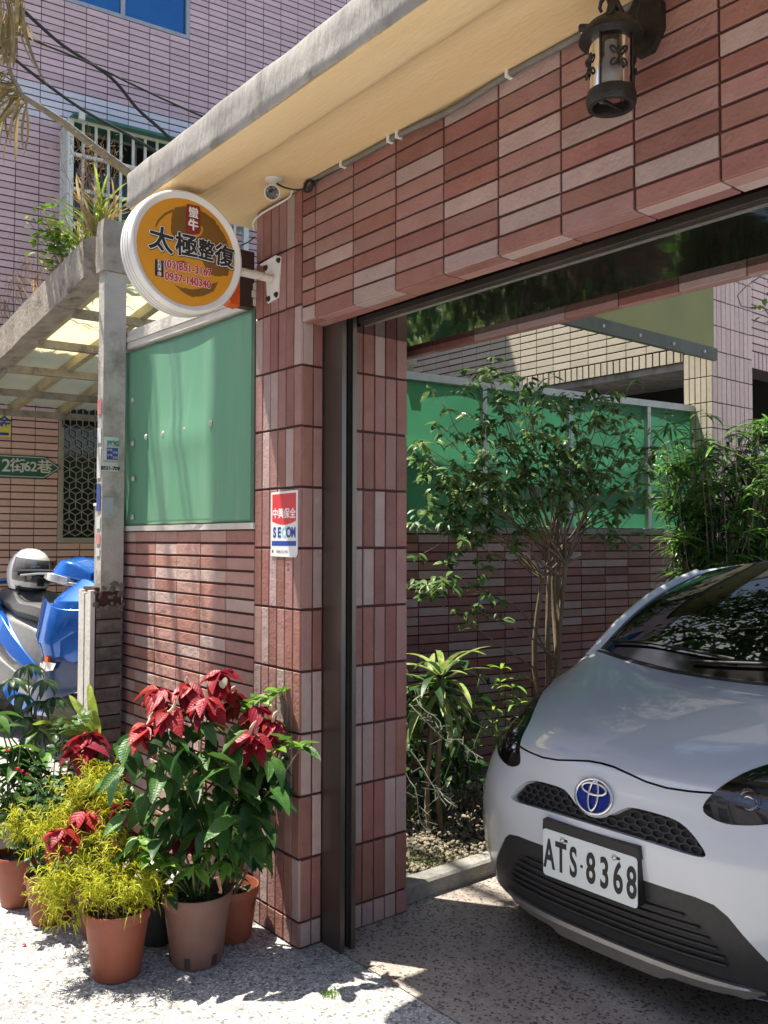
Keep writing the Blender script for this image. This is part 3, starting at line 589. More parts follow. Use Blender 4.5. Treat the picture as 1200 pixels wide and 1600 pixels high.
for k in range(6): mb = MB(); mb.lathe([(.0001, .012), (.011, .009), (.014, 0)], 10, 0, Matrix.Translation((-.865, 2.2+.42*k, 3.0)) @ Matrix.Rotation(R(90), 4, 'Y')); mb.build('bolt', ALU, yl, 40)
# ------------------------------------------------------------------ old post and alley roof
pt = thing('old_post', 'tall grimy plastered post with stickers above a crumbling brick stub', 'post', (-1.62, -.1, 0))
pA, pB = (-1.75, -.185), (-1.70+.005, -.012)
QX = -1.60
mb = MB(); rgq = random.Random(8)
x0p, x1p, y0p, y1p = -1.672, QX, -.142, -.024
def rect(z, e=0, g=0): return [(x0p+g, y0p+e+g, z), (x1p+e-g, y0p-e+g, z), (x1p-e-g, y1p-g, z), (x0p+g, y1p-g, z)]
mb.loft([rect(z, rgq.gauss(0, .0012), .0) for z in (1.28, 1.33, 1.42, 1.6, 1.9, 2.2, 2.5, 2.8, 2.93)]); mb.build('shaft', PLASTER, pt, 30)
mb = MB(); mb.loft([rect(2.932, 0, -.012), rect(3.0, 0, -.016), rect(3.12, .003, -.016), rect(3.20, 0, -.008)]); mb.build('cap', WOOD_G, pt, 30)
x0p, y0p = -1.775, -.178
mb = MB(); mb.box((x0p+.01, y0p+.008, 0), (x1p-.012, y1p-.004, 1.30)); mb.build('stub_core', MORTAR, pt)
z = .30
while z < 1.28:
    h = .062; a = rgq.uniform(-.006, .004)
    if z < 1.2:
        mb = MB(); g = .004
        mb.loft([[(x1p-.013, y0p+.014+g, z+g), (x1p-.013, y1p-.004-g, z+g), (x1p-.013, y1p-.004-g, z+h-g), (x1p-.013, y0p+.014+g, z+h-g)], [(x1p+a+rgq.uniform(0, .003), y0p+.014, z), (x1p+a, y1p-.004, z), (x1p+a, y1p-.004, z+h), (x1p+a, y0p+.014, z+h)]]); mb.build('brick', BRICK_O, pt)
    z += .07
mb = MB()
for k in range(4): mb = MB(); mb.box((x0p+.044*k, y0p-.012-.004*(k % 2), .3), (x0p+.044*k+.040, y0p+.0075, 1.285-.012*(k % 3))); mb.build('corner_tile_strip', COPING, pt)
mb = MB(); rgl = random.Random(4)
vv = []
for k in range(26):
    p = Vector((x1p+.003, rgl.uniform(y0p, y1p), rgl.uniform(1.18, 1.33))); s = rgl.uniform(.006, .022); mb.add(ico, icf, 0, Matrix.Translation(p) @ Matrix.Diagonal((.004, s, s*.9, 1)))
o = mb.build('crumbled_mortar', BRICK_O, pt); o['kind'] = 'stuff'
x0p, y0p = -1.672, -.142
# stickers
STK_W = mat('sticker_white', (.55, .55, .55), (.62, .62, .61), 14, .6, c3=(.38, .37, .36), c3s=20, c3t=.62); STK_B = mat('sticker_blue', (.03, .06, .22), (.05, .08, .28), 20, .6); STK_G = mat('sticker_green', (.03, .26, .17), None, 9, .6); INK = mat('ink_black', (.015, .015, .018), None, 9, .6)
STK_P = mat('sticker_pink', (.55, .22, .22), None, 9, .6)
def sticker(px0, py0, px1, py1, m, X=QX+.0035, nm='sticker'):
    a = atX(px0, py0, X); b = atX(px1, py1, X); mb = MB(); mb.box((X-.002, a.y, b.z), (X, b.y, a.z)); return mb.build(nm, m, pt), a, b
o, a, b = sticker(162, 682, 185, 720, STK_W); o['label'] = 'torn white and blue flyer stuck on the post'
sticker(167, 699, 184.5, 719, STK_B, QX+.0045, 'sticker_block')
letters('阿鴻', .032, frame((QX+.005, (a.y+b.y)/2+.01, atX(174, 694, QX).z), (0,1,0), (0,0,1), (1,0,0)), STK_G, pt, 'sticker_lettering', bold=.0015)
for k in range(4):
    q = atX(168+4.2*(k % 2)*2, 703+4*k, QX+.005); letters('水電', .014, frame((QX+.0053, q.y+.012, q.z), (0,1,0), (0,0,1), (1,0,0)), STK_W, pt, 'sticker_lettering')
o, a, b = sticker(161, 722, 184, 737, STK_W)
letters('8521-709', .026, frame((QX+.0045, (a.y+b.y)/2, (a.z+b.z)/2-.008), (0,1,0), (0,0,1), (1,0,0)), INK, pt, 'sticker_lettering', bold=.001)
sticker(162, 777, 177, 803, mat('sticker_pale_blue', (.34, .38, .44), None, 9, .6))
for k, (za_, zb_, m) in enumerate(((1.46, 1.5, STK_W), (1.52, 1.57, STK_P), (1.60, 1.66, STK_W), (1.69, 1.83, STK_B), (1.86, 2.02, STK_W), (2.04, 2.12, STK_W), (2.19, 2.27, STK_P))):
    mb = MB(); mb.box((x0p+.01, y0p-.0045, za_), (x1p-.012, y0p-.0025, zb_)); mb.build('sticker', m, pt)
# little things fixed behind the post: a meter box edge
mtb = thing('meter_box', 'narrow grey metal meter box mounted behind the old post', 'meter box', (-1.8, .0, 1.3))
mb = MB(); mb.box((-1.75, -.12, 1.30), (-1.682, -.03, 1.72)); mb.build('case', ALU, mtb); mb = MB(); mb.box((-1.756, -.126, 1.7205), (-1.678, -.025, 1.735)); mb.build('lid', WHITE_M, mtb)
# roof over the alley
rf = thing('alley_roof', 'weathered beam and cream translucent roof sheets over the alley behind the post', 'roof', (-3.2, .8, 2.8))
def bz(X): return 2.925-.112*(-1.74-X)
mb = MB(); rb = random.Random(9); secs = []
for i in range(25):
    X = -1.76-3.2*i/24; e = rb.gauss(0, .004); z = bz(X); y = -.19+.02*(-1.74-X)
    secs.append([(X, y+e, z), (X, y-.004, z+.12), (X, y-.006+e, z+.2+e), (X, y+.05, z+.235+e), (X, y+.13, z+.24+e), (X, y+.15, z+.02)])
mb.loft(secs); mb.build('front_beam', WOOD_G, rf, 40)
def rz(X, Y): return bz(X)+.10+.02*Y
PUR = mat('purlin_dull_yellow', (.36, .31, .18), (.46, .40, .25), 8, .7)
ys = [-.05, .35, .75, 1.15, 1.55, 1.95, 2.35]
for k, y in enumerate(ys):
    mb = MB(); mb.bar((-1.8, y+.02, rz(-1.8, y)-.05), (-4.9, y+.02, rz(-4.9, y)-.05), .045, .06); mb.build('purlin', PUR, rf)
for k in range(5):
    X = -2.3-.62*k; mb = MB(); mb.bar((X, -.05, rz(X, 0)-.10), (X, 2.6, rz(X, 2.6)-.10), .05, .05); mb.build('rafter', WOOD_G, rf)
for k in range(len(ys)-1):
    for s_ in range(3):
        xa_, xb_ = -1.8-1.04*s_, -1.8-1.04*(s_+1)+.012; mb = MB(); n = 12; y0_, y1_ = ys[k]+.006, ys[k+1]+.02
        vv = [(xa_+(xb_-xa_)*i/2, y0_+(y1_-y0_)*j/n, rz(xa_+(xb_-xa_)*i/2, y0_)+.008*math.sin(j*2.1)+.004*s_+.002) for i in range(3) for j in range(n+1)]
        mb.add(vv, [(i*(n+1)+j, (i+1)*(n+1)+j, (i+1)*(n+1)+j+1, i*(n+1)+j+1) for i in range(2) for j in range(n)]); mb.build('roof_sheet', CREAM_S, rf, 180)
# ------------------------------------------------------------------ street utility pole (stands outside the picture; its shade falls on the screen panel)
up_ = thing('utility_pole', 'round concrete utility pole with a steel crossarm standing on the street before the alley', 'pole', (-2.17, -1.075, .3))
mb = MB(); mb.tube([(-2.17, -1.075, .33), (-2.17, -1.075, 10.5)], [.125, .10], 20); mb.build('shaft', CONC, up_, 60)
mb = MB(); mb.box((-3.9, -1.105, 9.3), (-1.2, -1.045, 9.4)); mb.build('crossarm', ALU, up_)
for k, (x_, z_, r_) in enumerate(((-3.75, 3.9, .012), (-3.5, 4.6, .010), (-3.42, 4.7, .010), (-3.2, 4.4, .014), (-2.95, 5.4, .010), (-2.8, 5.6, .012))):
    p0, p1 = Vector((x_, -1.075+.02*k, 9.3)), Vector((-2.26, -1.075, z_)); cable('drop_wire', 'black drop wire slanting from the crossarm down to the utility pole shaft', [p0+(p1-p0)*t_/6+Vector((-.05-.02*k, 0, -.05))*math.sin(math.pi*t_/6) for t_ in range(7)], r_, 'drop wires on the utility pole')
# ------------------------------------------------------------------ round sign
XF = -.155
def sg(cx, cy, X=XF): return atX(190+cx/5.714, 290+cy/5.714, X)
SC0 = sg(600, 590); RS = .2275
sgn = thing('round_sign', 'round yellow lightbox sign with white rim and black characters on the gate pillar', 'sign', SC0)
ORANGE = mat('sign_face_orange', (.62, .265, .02), (.68, .31, .03), 3, .35, spec=.4); BROWN = mat('sign_brush_brown', (.17, .08, .015), (.21, .10, .02), 8, .4); SEAL = mat('sign_seal_red', (.22, .02, .02), None, 8, .4)
LW = mat('lettering_white', (.78, .77, .74), None, 6, .45); LRED = mat('lettering_red', (.45, .015, .04), None, 6, .45)
Mx = frame(SC0, (0,1,0), (0,0,1), (1,0,0))
mb = MB(); mb.lathe([(.0001, -.105), (RS-.03, -.105), (RS-.008, -.1), (RS, -.085), (RS, -.01), (RS-.004, 0), (RS-.010, .003), (RS-.024, -.006), (RS-.028, -.009), (RS-.03, -.012)], 72, 0, Mx); mb.build('rim', WHITE_M, sgn, 35)
for z in (-.025, -.045, -.066): mb = MB(); mb.lathe([(RS+.0004, z-.0012), (RS+.0018, z), (RS+.0004, z+.0012)], 72, 0, Mx); mb.build('rim_bead', ALU, sgn, 180)
mb = MB(); mb.lathe([(.0001, -.0105), (RS-.0295, -.0105)], 72, 0, Mx); mb.build('face', ORANGE, sgn)
def decal(pts, m, lvl, nm):
    mb = MB(); q = [Mx.inverted() @ sg(x, y) for x, y in pts]; v2 = [Vector((p.x, p.y)) for p in q]
    if sum(v2[i].cross(v2[(i+1) % len(v2)]) for i in range(len(v2))) < 0: v2 = v2[::-1]
    tr = geometry.delaunay_2d_cdt(v2, [], [list(range(len(v2)))], 1, 1e-6)
    mb.add([(p.x, p.y, -.0102+.0005*lvl) for p in tr[0]], [tuple(f) for f in tr[2]], 0, Mx); return mb.build(nm, m, sgn)
def rough_poly(pts, amp, seed):
    rr = random.Random(seed); out = []
    for (a, b), (c, d) in zip(pts, pts[1:]+pts[:1]):
        n = max(1, int(math.hypot(c-a, d-b)/14))
        for k in range(n): out.append((a+(c-a)*k/n+rr.gauss(0, amp), b+(d-b)*k/n+rr.gauss(0, amp)))
    return out
decal(rough_poly([(452,330),(462,240),(485,190),(560,176),(660,188),(760,240),(830,290),(900,390),(950,480),(985,600),(982,720),(960,800),(860,805),(775,775),(748,700),(690,610),(560,570),(490,480),(450,405)], 2.2, 1), BROWN, 1, 'brush_stroke')
decal(rough_poly([(480,880),(540,905),(640,922),(740,912),(830,868),(880,850),(830,942),(740,982),(640,987),(570,955)], 2.0, 2), BROWN, 1, 'brush_stroke')
decal([(308,362),(335,295),(395,238),(472,202),(474,224),(410,252),(350,308),(318,364)], BROWN, 1, 'brush_stroke')
decal(rough_poly([(480,700),(500,668),(560,664),(600,690),(596,725),(550,745),(500,738)], 1.5, 3), BROWN, 1, 'brush_stroke')
decal([(660,430),(700,425),(722,395),(716,352),(735,365),(738,400),(720,435),(690,455),(662,450)], ORANGE, 2, 'crescent')
decal([(588,165),(600,158),(700,178),(714,192),(708,420),(694,432),(600,424),(580,408)], SEAL, 3, 'seal')
def sgl(s, cx, cy, size, m, lvl, bold=0, sx=1, nm='character', roll=0, fat=0):
    p = sg(cx, cy); return letters(s, size, Matrix.Translation((.0006*lvl-.0098, 0, 0)) @ frame(p, (0,1,0), (0,0,1), (1,0,0)) @ Matrix.Rotation(roll, 4, 'Z'), m, sgn, nm, bold=bold, sx=sx, ext=.0002, fat=fat)
sgl('蠻', 650, 243, .043, LW, 5, 0, 1, fat=.0006); sgl('牛', 648, 352, .043, LW, 5, 0, 1, fat=.0016)
for ch, x, y, s_, ro, sx_ in (('太', 362, 490, .094, -.06, 1.06), ('極', 588, 545, .090, .03, 1.03), ('整', 762, 588, .082, -.03, .82), ('復', 926, 640, .088, -.08, .95)):
    sgl(ch, x+5, y+7, s_, INK, 4, 0, sx_, 'character_shadow', ro, .0052); sgl(ch, x, y, s_, LW, 5.5, 0, sx_, 'character_outline', ro, .0050); sgl(ch, x, y, s_, INK, 7, 0, sx_, 'character', ro, .0022)
decal([(309,650),(383,668),(383,814),(308,796)], INK, 3, 'text_box')
for k, ch in enumerate('預約專線'): sgl(ch, 345, 678+36*k, .0155, LW, 5, .0003)
for s_, x, y in (('(03)851-3167', 602, 737), ('0937-140340', 602, 845)):
    sgl(s_, x, y, .041, LW, 4, 0, .86, 'number_outline', 0, .0026); sgl(s_, x, y, .041, LRED, 6, 0, .86, 'number', 0, .0010)
mb = MB(); pz = 2.592; mb.tube([(-.20, SC0.y+RS-.012, pz), (-.20, -.006, pz)], .0165, 14); mb.build('arm', RUST, sgn, 60)
mb = MB(); q = [(-.262, 2.651), (-.140, 2.672), (-.150, 2.512), (-.242, 2.498)]; q = [(-.258, 2.66), (-.142, 2.668), (-.158, 2.508), (-.236, 2.500)]
mb.add([(x, -.0075, z) for x, z in q]+[(x, -.001, z) for x, z in q], [(0,3,2,1),(4,5,6,7)]+[(i, (i+1) % 4, 4+(i+1) % 4, 4+i) for i in range(4)]); mb.build('mounting_plate', WHITE_M, sgn)
mb = MB(); mb.add([(-.258,-.009,2.66),(-.142,-.009,2.668),(-.142,-.03,2.668),(-.258,-.03,2.66),(-.258,-.009,2.655),(-.142,-.009,2.663),(-.142,-.03,2.663),(-.258,-.03,2.655)], [(0,3,2,1),(4,5,6,7),(0,1,5,4),(1,2,6,5),(2,3,7,6),(3,0,4,7)]); mb.build('plate_flange', WHITE_M, sgn)
for x, z in ((-.248, 2.648), (-.152, 2.655), (-.226, 2.516), (-.168, 2.52)): mb = MB(); mb.lathe([(.0001, .011), (.007, .010), (.0085, .004), (.012, .003), (.0125, 0)], 8, 0, Matrix.Translation((x, -.0076, z)) @ Matrix.Rotation(R(90), 4, 'X')); mb.build('bolt', IRON, sgn, 40)
# ------------------------------------------------------------------ security plaque
pl = thing('security_plaque', 'white and red security company plaque fixed on the gate pillar tiles', 'plaque', (-.108, -.003, 1.6))
XA, XB, ZA, ZT = -.2045, -.0155, 1.476, 1.735; XM = (XA+XB)/2
PW = mat('plaque_white', (.72, .72, .71), (.76, .76, .75), 4, .3); PR = mat('plaque_red', (.60, .03, .045), (.64, .045, .055), 3, .3); PBL = mat('plaque_blue', (.012, .055, .30), None, 3, .3); PTE = mat('plaque_teal', (.25, .55, .55), None, 3, .3); PGR = mat('plaque_grey_ink', (.3, .3, .32), None, 3, .4)
mb = MB(); mb.prism([(XA, ZA+.002), (XB-.012, ZA), (XB, ZA+.016), (XB, ZT), (XA, ZT-.003)], 0, .003, 0, frame((0, -.0012, 0), (1,0,0), (0,0,1), (0,-1,0))); mb.build('plate', PW, pl)
Fp = lambda x, z, d: frame((x, -.0042-d, z), (1,0,0), (0,0,1), (0,-1,0))
pts = [(XA+.010, ZT-.012), (XA+.010, ZA+.140)]+[(XA+.010+(XB-XA-.02)*k/12, ZA+.140-.014*math.sin(math.pi*k/12)) for k in range(1, 12)]+[(XB-.010, ZA+.140), (XB-.010, ZT-.010)]
mb = MB(); mb.prism(pts[::-1] if False else pts, 0, .0005, 0, Fp(0, 0, 0)); mb.build('red_field', PR, pl)
letters('中興保全', .0415, Fp(XM, ZA+.168, .0008), LW, pl, 'lettering', ext=.0002, fat=.0009)
x = XA+.028
for ch, m in zip('SECOM', (PBL, PBL, PTE, PBL, PBL)):
    letters(ch, .054, Fp(x, ZA+.0945, .0006), m, pl, 'letter', bold=.0022, sx=.88 if ch != 'M' else .74, ext=.0002); x += .0338
mb = MB(); mb.prism([(XA+.008, ZA+.044), (XB-.008, ZA+.044), (XB-.008, ZA+.063), (XA+.008, ZA+.063)], 0, .0005, 0, Fp(0, 0, 0)); mb.build('blue_bar', PBL, pl)
letters('0800-221-995', .0155, Fp(XM-.012, ZA+.021, .0006), PGR, pl, 'lettering', ext=.0002, sx=.95)
mb = MB(); mb.prism([(XA+.010, ZA+.016), (XA+.019, ZA+.016), (XA+.019, ZA+.027), (XA+.010, ZA+.027)], 0, .0005, 0, Fp(0, 0, 0)); mb.build('mark', INK, pl)
hw = thing('handwriting', 'faint pencilled numbers on a pillar tile just below the security plaque', 'handwriting', (-.09, -.001, 1.45))
letters('1974', .017, frame((-.088, -.0012, 1.448), (1,0,0), (0,0,1), (0,-1,0)), mat('pencil', (.14, .09, .08), None, 5, .7), hw, 'digits', ext=.0003)
letters('40', .017, frame((-.083, -.0012, 1.428), (1,0,0), (0,0,1), (0,-1,0)), bpy.data.materials['pencil'], hw, 'digits', ext=.0003)
# ------------------------------------------------------------------ orange beacon
bc = thing('orange_beacon', 'orange plastic beacon lamp on a dark housing between green screen and pillar', 'beacon lamp', (-.41, -.03, 2.5))
mb = MB(); mb.box((-.385, -.075, 2.50), (-.342, -.006, 2.735)); mb.build('housing', mat('housing_dark_brown', (.035, .02, .016), (.05, .03, .025), 9, .5), bc)
OR = mat('orange_lens', (.75, .12, .015), (.80, .16, .02), 4, .25, transl=.3)
mb = MB(); mb.loft([[(-.448,-.118,2.515),(-.392,-.118,2.515),(-.392,-.076,2.508),(-.448,-.076,2.508)],[(-.45,-.12,2.53),(-.39,-.12,2.53),(-.39,-.076,2.53),(-.45,-.076,2.53)],[(-.45,-.12,2.66),(-.39,-.12,2.66),(-.39,-.076,2.66),(-.45,-.076,2.66)],[(-.445,-.112,2.675),(-.395,-.112,2.675),(-.395,-.076,2.675),(-.445,-.076,2.675)]]); mb.v = [(x+.052, y+.0, z-.012) for x, y, z in mb.v]; mb.build('lens', OR, bc)
# ------------------------------------------------------------------ CCTV camera
cc = thing('cctv_camera', 'small white bullet security camera under the yellow soffit above the pillar', 'security camera', (-.012, -.121, 2.9))
mb = MB(); mb.lathe([(.0001, -.026), (.012, -.024), (.02, -.012), (.033, -.006), (.035, -.0005)], 24, 0, Matrix.Translation((-.012, -.121, 2.9065))); mb.build('base', WHITE_P, cc, 40)
cp = Vector((.0, -.135, 2.848)); cdv = Vector((.78, -.52, -.34)).normalized()
Mc = frame(cp, *(lambda d: (d.cross(Vector((0,0,1))).normalized(), d.cross(Vector((0,0,1))).normalized().cross(d)*1.0, d))(cdv))
mb = MB(); mb.tube([(-.012, -.121, 2.888), cp+Vector((-.01, .004, .012))], .009, 10); mb.build('neck', WHITE_P, cc, 60)
mb = MB(); mb.lathe([(.0001, -.05), (.022, -.048), (.027, -.04), (.029, .022), (.029, .036), (.026, .037), (.0245, .030)], 28, 0, Mc); mb.build('body', WHITE_P, cc, 35)
mb = MB(); mb.lathe([(.0245, .0305), (.013, .0305)], 28, 0, Mc); mb.build('ring', mat('camera_grey', (.10, .10, .10), None, 5, .4), cc)
mb = MB(); mb.lathe([(.0129, .0302), (.012, .034), (.006, .0355), (.0001, .036)], 24, 0, Mc); mb.build('lens', mat('lens_black', (.006, .006, .008), None, 5, .06, spec=.8), cc, 60)
for k in range(6):
    a = R(60*k+20); mb = MB(); mb.lathe([(.0033, .0306), (.0025, .0325), (.0001, .033)], 8, 0, Mc @ Matrix.Translation((.0187*math.cos(a), .0187*math.sin(a), 0))); mb.build('infrared_led', STEEL_B if k % 3 == 0 else BLACK, cc, 60)
GREYC = mat('cable_grey', (.13, .12, .11), (.18, .165, .15), 15, .6)
cable('camera_cable', 'thin black camera lead looping from the security camera to the lintel cable', [(-.005, -.12, 2.893), (.03, -.10, 2.868), (.06, -.06, 2.86), (.09, -.02, 2.872), (.12, -.012, 2.893)], .0035)
cable('coiled_cable', 'small coil of black and white cable tucked at the lintel top beside the camera', [(.075+.028*math.cos(a), -.018-.004*a/6, 2.878+.02*math.sin(a)) for a in np.linspace(0, 15, 24)], .004)
cable('pillar_top_cable', 'thin pale cable curving round the top of the gate pillar', [(.02, -.06, 2.87), (-.06, -.02, 2.878), (-.16, -.012, 2.88), (-.27, -.014, 2.876), (-.345, -.01, 2.862), (-.352, .0, 2.83)], .0045, None, WHITE_P)
lc = [(x, -.012, 2.893+.007*math.sin(x*5.1+.6)+.004*math.sin(x*13)) for x in np.linspace(.09, 2.9, 30)]
cable('lintel_cable', 'dark grey cable clipped along the joint of yellow soffit and tiled lintel', lc, .0098, None, GREYC, 8)
for x in (.278, .545, .59, 1.085, 1.36, 1.9):
    mb = MB(); zc_ = 2.893+.007*math.sin(x*5.1+.6)+.004*math.sin(x*13); mb.box((x-.006, -.024, zc_-.011), (x+.006, -.0005, zc_+.012)); tag(mb.build('cable_clip', WHITE_P), 'small white plastic clip holding the grey cable along the lintel', 'cable clip', 'cable clips along the lintel')
cable('crack_cable', 'thin dark lead hanging from the soffit behind the round sign', [atY(398, 370, -.02), atY(390, 377, -.06), atY(382, 381, -.1), atY(374, 385, -.14)], .0025)
# ------------------------------------------------------------------ lantern
lt = thing('wall_lantern', 'black wrought iron cylinder lantern with glass hanging from the tiled lintel', 'lantern', (1.525, -.13, 2.6))
lx, ly = 1.527, -.13
mb = MB(); mb.prism([(.055*math.cos(R(22.5+45*k))*1.0, .085*math.sin(R(22.5+45*k))) for k in range(8)], 0, .022, 0, frame((1.545, -.0005, 2.835), (1,0,0), (0,0,1), (0,-1,0))); mb.build('backplate', IRON, lt)
mb = MB(); arm = [(1.545, -.02, 2.81), (1.543, -.06, 2.80), (1.538, -.10, 2.825), (1.53, -.125, 2.87), (lx, ly, 2.885)]; mb.tube(arm, .009, 10); mb.build('arm', IRON, lt, 60)
mb = MB(); sp_ = [(lx-.0, ly-.0+.0, 2.79)]
mb.tube([(lx-(.012+.05*t_/9)*math.cos(t_*.62), ly-.02-.004*t_, 2.825+(.012+.05*t_/9)*math.sin(t_*.62)*.9) for t_ in range(0, 10)], [.004+.0006*k for k in range(10)], 8); mb.build('scroll', IRON, lt, 60)
Ml = Matrix.Translation((lx, ly, .012))
mb = MB(); mb.lathe([(.0001, 2.895), (.007, 2.893), (.009, 2.88), (.006, 2.865), (.011, 2.85), (.007, 2.835), (.012, 2.815), (.03, 2.80), (.052, 2.785), (.07, 2.765), (.077, 2.752), (.077, 2.746), (.062, 2.742), (.0001, 2.742)], 36, 0, Ml); mb.build('cap', IRON, lt, 40)
mb = MB(); mb.lathe([(.053, 2.742), (.053, 2.612), (.0515, 2.612), (.0515, 2.742)], 36, 0, Ml); mb.build('glass', pane('lantern_glass', (.80, .78, .78), -.02), lt, 60)
mb = MB(); mb.lathe([(.050, 2.612), (.057, 2.617), (.060, 2.605), (.060, 2.588), (.056, 2.580), (.045, 2.580), (.043, 2.588), (.048, 2.60), (.050, 2.612)], 36, 0, Ml); mb.build('bottom_ring', IRON, lt, 40)
mb = MB(); mb.box((lx-.003, ly-.044, 2.596), (lx+.003, ly+.044, 2.602)); mb.build('cross_bar', IRON, lt)
mb = MB(); mb.lathe([(.0001, 2.635), (.016, 2.637), (.027, 2.652), (.028, 2.672), (.021, 2.692), (.0155, 2.71), (.0145, 2.742)], 24, 0, Ml); mb.build('bulb', mat('bulb_white', (.75, .74, .72), None, 4, .3), lt, 60)
for k in range(8):
    a = R(45*k+10); e = Vector((math.cos(a), math.sin(a), 0)); tg = Vector((-math.sin(a), math.cos(a), 0)); mb = MB(); c0 = Vector((lx, ly, .012))+e*.0555
    if k % 2 == 0: mb.tube([c0+Vector((0, 0, 2.742)), c0+Vector((0, 0, 2.612))], .0026, 6)
    else:
        for sgx in (-1, 1):
            for up in (-1, 1):
                mb.tube([c0+tg*sgx*(.0125-(.0115-.0006*t_)*math.cos(t_*.48))+Vector((0, 0, 2.678+up*(.013+(.0125-.0006*t_)*math.sin(t_*.48-.6)))) for t_ in range(0, 13)], [.0036-.0001*t_ for t_ in range(13)], 6)
        mb.tube([c0+Vector((0, 0, 2.70)), c0+Vector((0, 0, 2.655))], .0026, 6)
    mb.build('scrollwork', IRON, lt, 60)
cable('lantern_lead', 'thin dark lead from the lantern arm up to the lintel top', [(1.54, -.05, 2.81), (1.56, -.06, 2.86), (1.575, -.04, 2.895)], .003)
# ------------------------------------------------------------------ the parked car
CARX, CARY = .963, .47
NET = [
 ([0]*9, [.12,.07,.05,.035,.06,.10,.30,.60,.92], [.185,.32,.46,.58,.69,.80,.885,.955,1.00]),
 ([.25]*9, [.13,.08,.06,.05,.075,.115,.32,.62,.93], [.185,.32,.46,.58,.69,.80,.885,.957,1.005]),
 ([.45,.45,.45,.45,.45,.45,.44,.43,.42], [.17,.12,.10,.09,.12,.17,.37,.65,.945], [.185,.32,.46,.58,.69,.80,.89,.962,1.02]),
 ([.62,.62,.62,.62,.62,.61,.59,.57,.55], [.25,.20,.18,.18,.22,.30,.47,.71,.96], [.185,.32,.46,.58,.69,.805,.895,.968,1.035]),
 ([.745,.745,.745,.745,.74,.73,.71,.68,.65], [.36,.31,.30,.32,.41,.52,.65,.80,.975], [.19,.32,.46,.58,.69,.815,.905,.972,1.048]),
 ([.79,.795,.797,.797,.797,.792,.775,.74,.70], [.48,.45,.44,.46,.56,.66,.76,.87,.995], [.195,.32,.46,.58,.69,.815,.905,.968,1.05]),
 ([.815,.823,.826,.826,.828,.828,.815,.785,.735], [.64,.63,.63,.65,.72,.79,.86,.93,1.02], [.2,.32,.46,.58,.68,.795,.885,.958,1.05])]
_N = np.array([list(zip(*c)) for c in NET], float); _L = _N[:0:-1].copy(); _L[:, :, 0] *= -1; NF = np.concatenate([_L, _N])
NP_ = np.zeros((NF.shape[0]+2, NF.shape[1]+2, 3)); NP_[1:-1, 1:-1] = NF
NP_[0] = 2*NP_[1]-NP_[2]; NP_[-1] = 2*NP_[-2]-NP_[-3]; NP_[:, 0] = 2*NP_[:, 1]-NP_[:, 2]; NP_[:, -1] = 2*NP_[:, -2]-NP_[:, -3]
def _cr(t): return np.stack([-.5*t+t*t-.5*t**3, 1-2.5*t*t+1.5*t**3, .5*t+2*t*t-1.5*t**3, -.5*t*t+.5*t**3], -1)
def csurf(u, v):
    u = np.asarray(u, float); v = np.asarray(v, float)
    i = np.clip(np.floor(u), 0, 11).astype(int); j = np.clip(np.floor(v), 0, 7).astype(int); A = _cr(u-i); B = _cr(v-j); r = np.zeros(u.shape+(3,))
    for p in range(4):
        for q in range(4): r += (A[..., p]*B[..., q])[..., None]*NP_[i+p, j+q]
    return r
def cnorm(u, v):
    e = .02; u = np.asarray(u, float); v = np.asarray(v, float)
    n = np.cross(csurf(np.clip(u+e, 0, 12), v)-csurf(np.clip(u-e, 0, 12), v), csurf(u, np.clip(v+e, 0, 8))-csurf(u, np.clip(v-e, 0, 8))); return n/np.linalg.norm(n, axis=-1, keepdims=True)
car = thing('parked_car', 'white compact hatchback with a blue-centred emblem parked nose-out in the gateway', 'car', (CARX, CARY+2, 0))
OFFS = np.array([CARX, CARY, 0])
PAINT = mat('car_paint_white', (.60, .635, .69), (.62, .655, .71), 300, .22, coat=1.0, spec=.5)
def inpoly(x, y, P):
    r = False; n = len(P); j = n-1
    for i in range(n):
        if (P[i][1] > y) != (P[j][1] > y) and x < (P[j][0]-P[i][0])*(y-P[i][1])/(P[j][1]-P[i][1])+P[i][0]: r = not r
        j = i
    return r
def dens(pts, step=.12, closed=True):
    out = []
    seq = list(zip(pts, pts[1:]+pts[:1])) if closed else list(zip(pts, pts[1:]))
    for (a, b), (c, d) in seq:
        n = max(1, int(math.hypot(c-a, d-b)/step))
        for k in range(n): out.append((a+(c-a)*k/n, b+(d-b)*k/n))
    if not closed: out.append(pts[-1])
    return out
def smooth_c(pts, it=2, keep=()):                          # Chaikin rounding
    for _ in range(it):
        q = []
        for i in range(len(pts)):
            a, b = pts[i], pts[(i+1) % len(pts)]; q += [(a[0]*.78+b[0]*.22, a[1]*.78+b[1]*.22), (a[0]*.22+b[0]*.78, a[1]*.22+b[1]*.78)]
        pts = q
    return pts
def sym(half): return [(6+a, b) for a, b in half]+[(6-a, b) for a, b in half[::-1] if a > 1e-6]
GR = dens(smooth_c(sym([(0,3.56),(.26,3.62),(.40,3.86),(.55,4.02),(1.16,3.97),(1.42,3.74),(1.72,3.22),(1.6,3.10),(.8,3.20),(0,3.24)])), .1)
half = [(0,2.16),(.75,2.13),(1.5,2.08),(1.78,2.0),(1.98,1.80),(2.15,1.52),(2.5,1.0),(2.78,.55),(2.9,.0)]
LB = dens([(6-a, b) for a, b in half[::-1]]+[(6+a, b) for a, b in half[1:]], .1)
HLh = smooth_c([(1.50,4.30),(1.74,5.0),(2.02,5.5),(2.85,6.0),(4.0,6.2),(4.85,6.24),(5.0,6.08),(4.75,5.5),(4.2,5.05),(3.5,4.68),(2.8,4.34),(2.3,4.12),(1.85,4.06)])
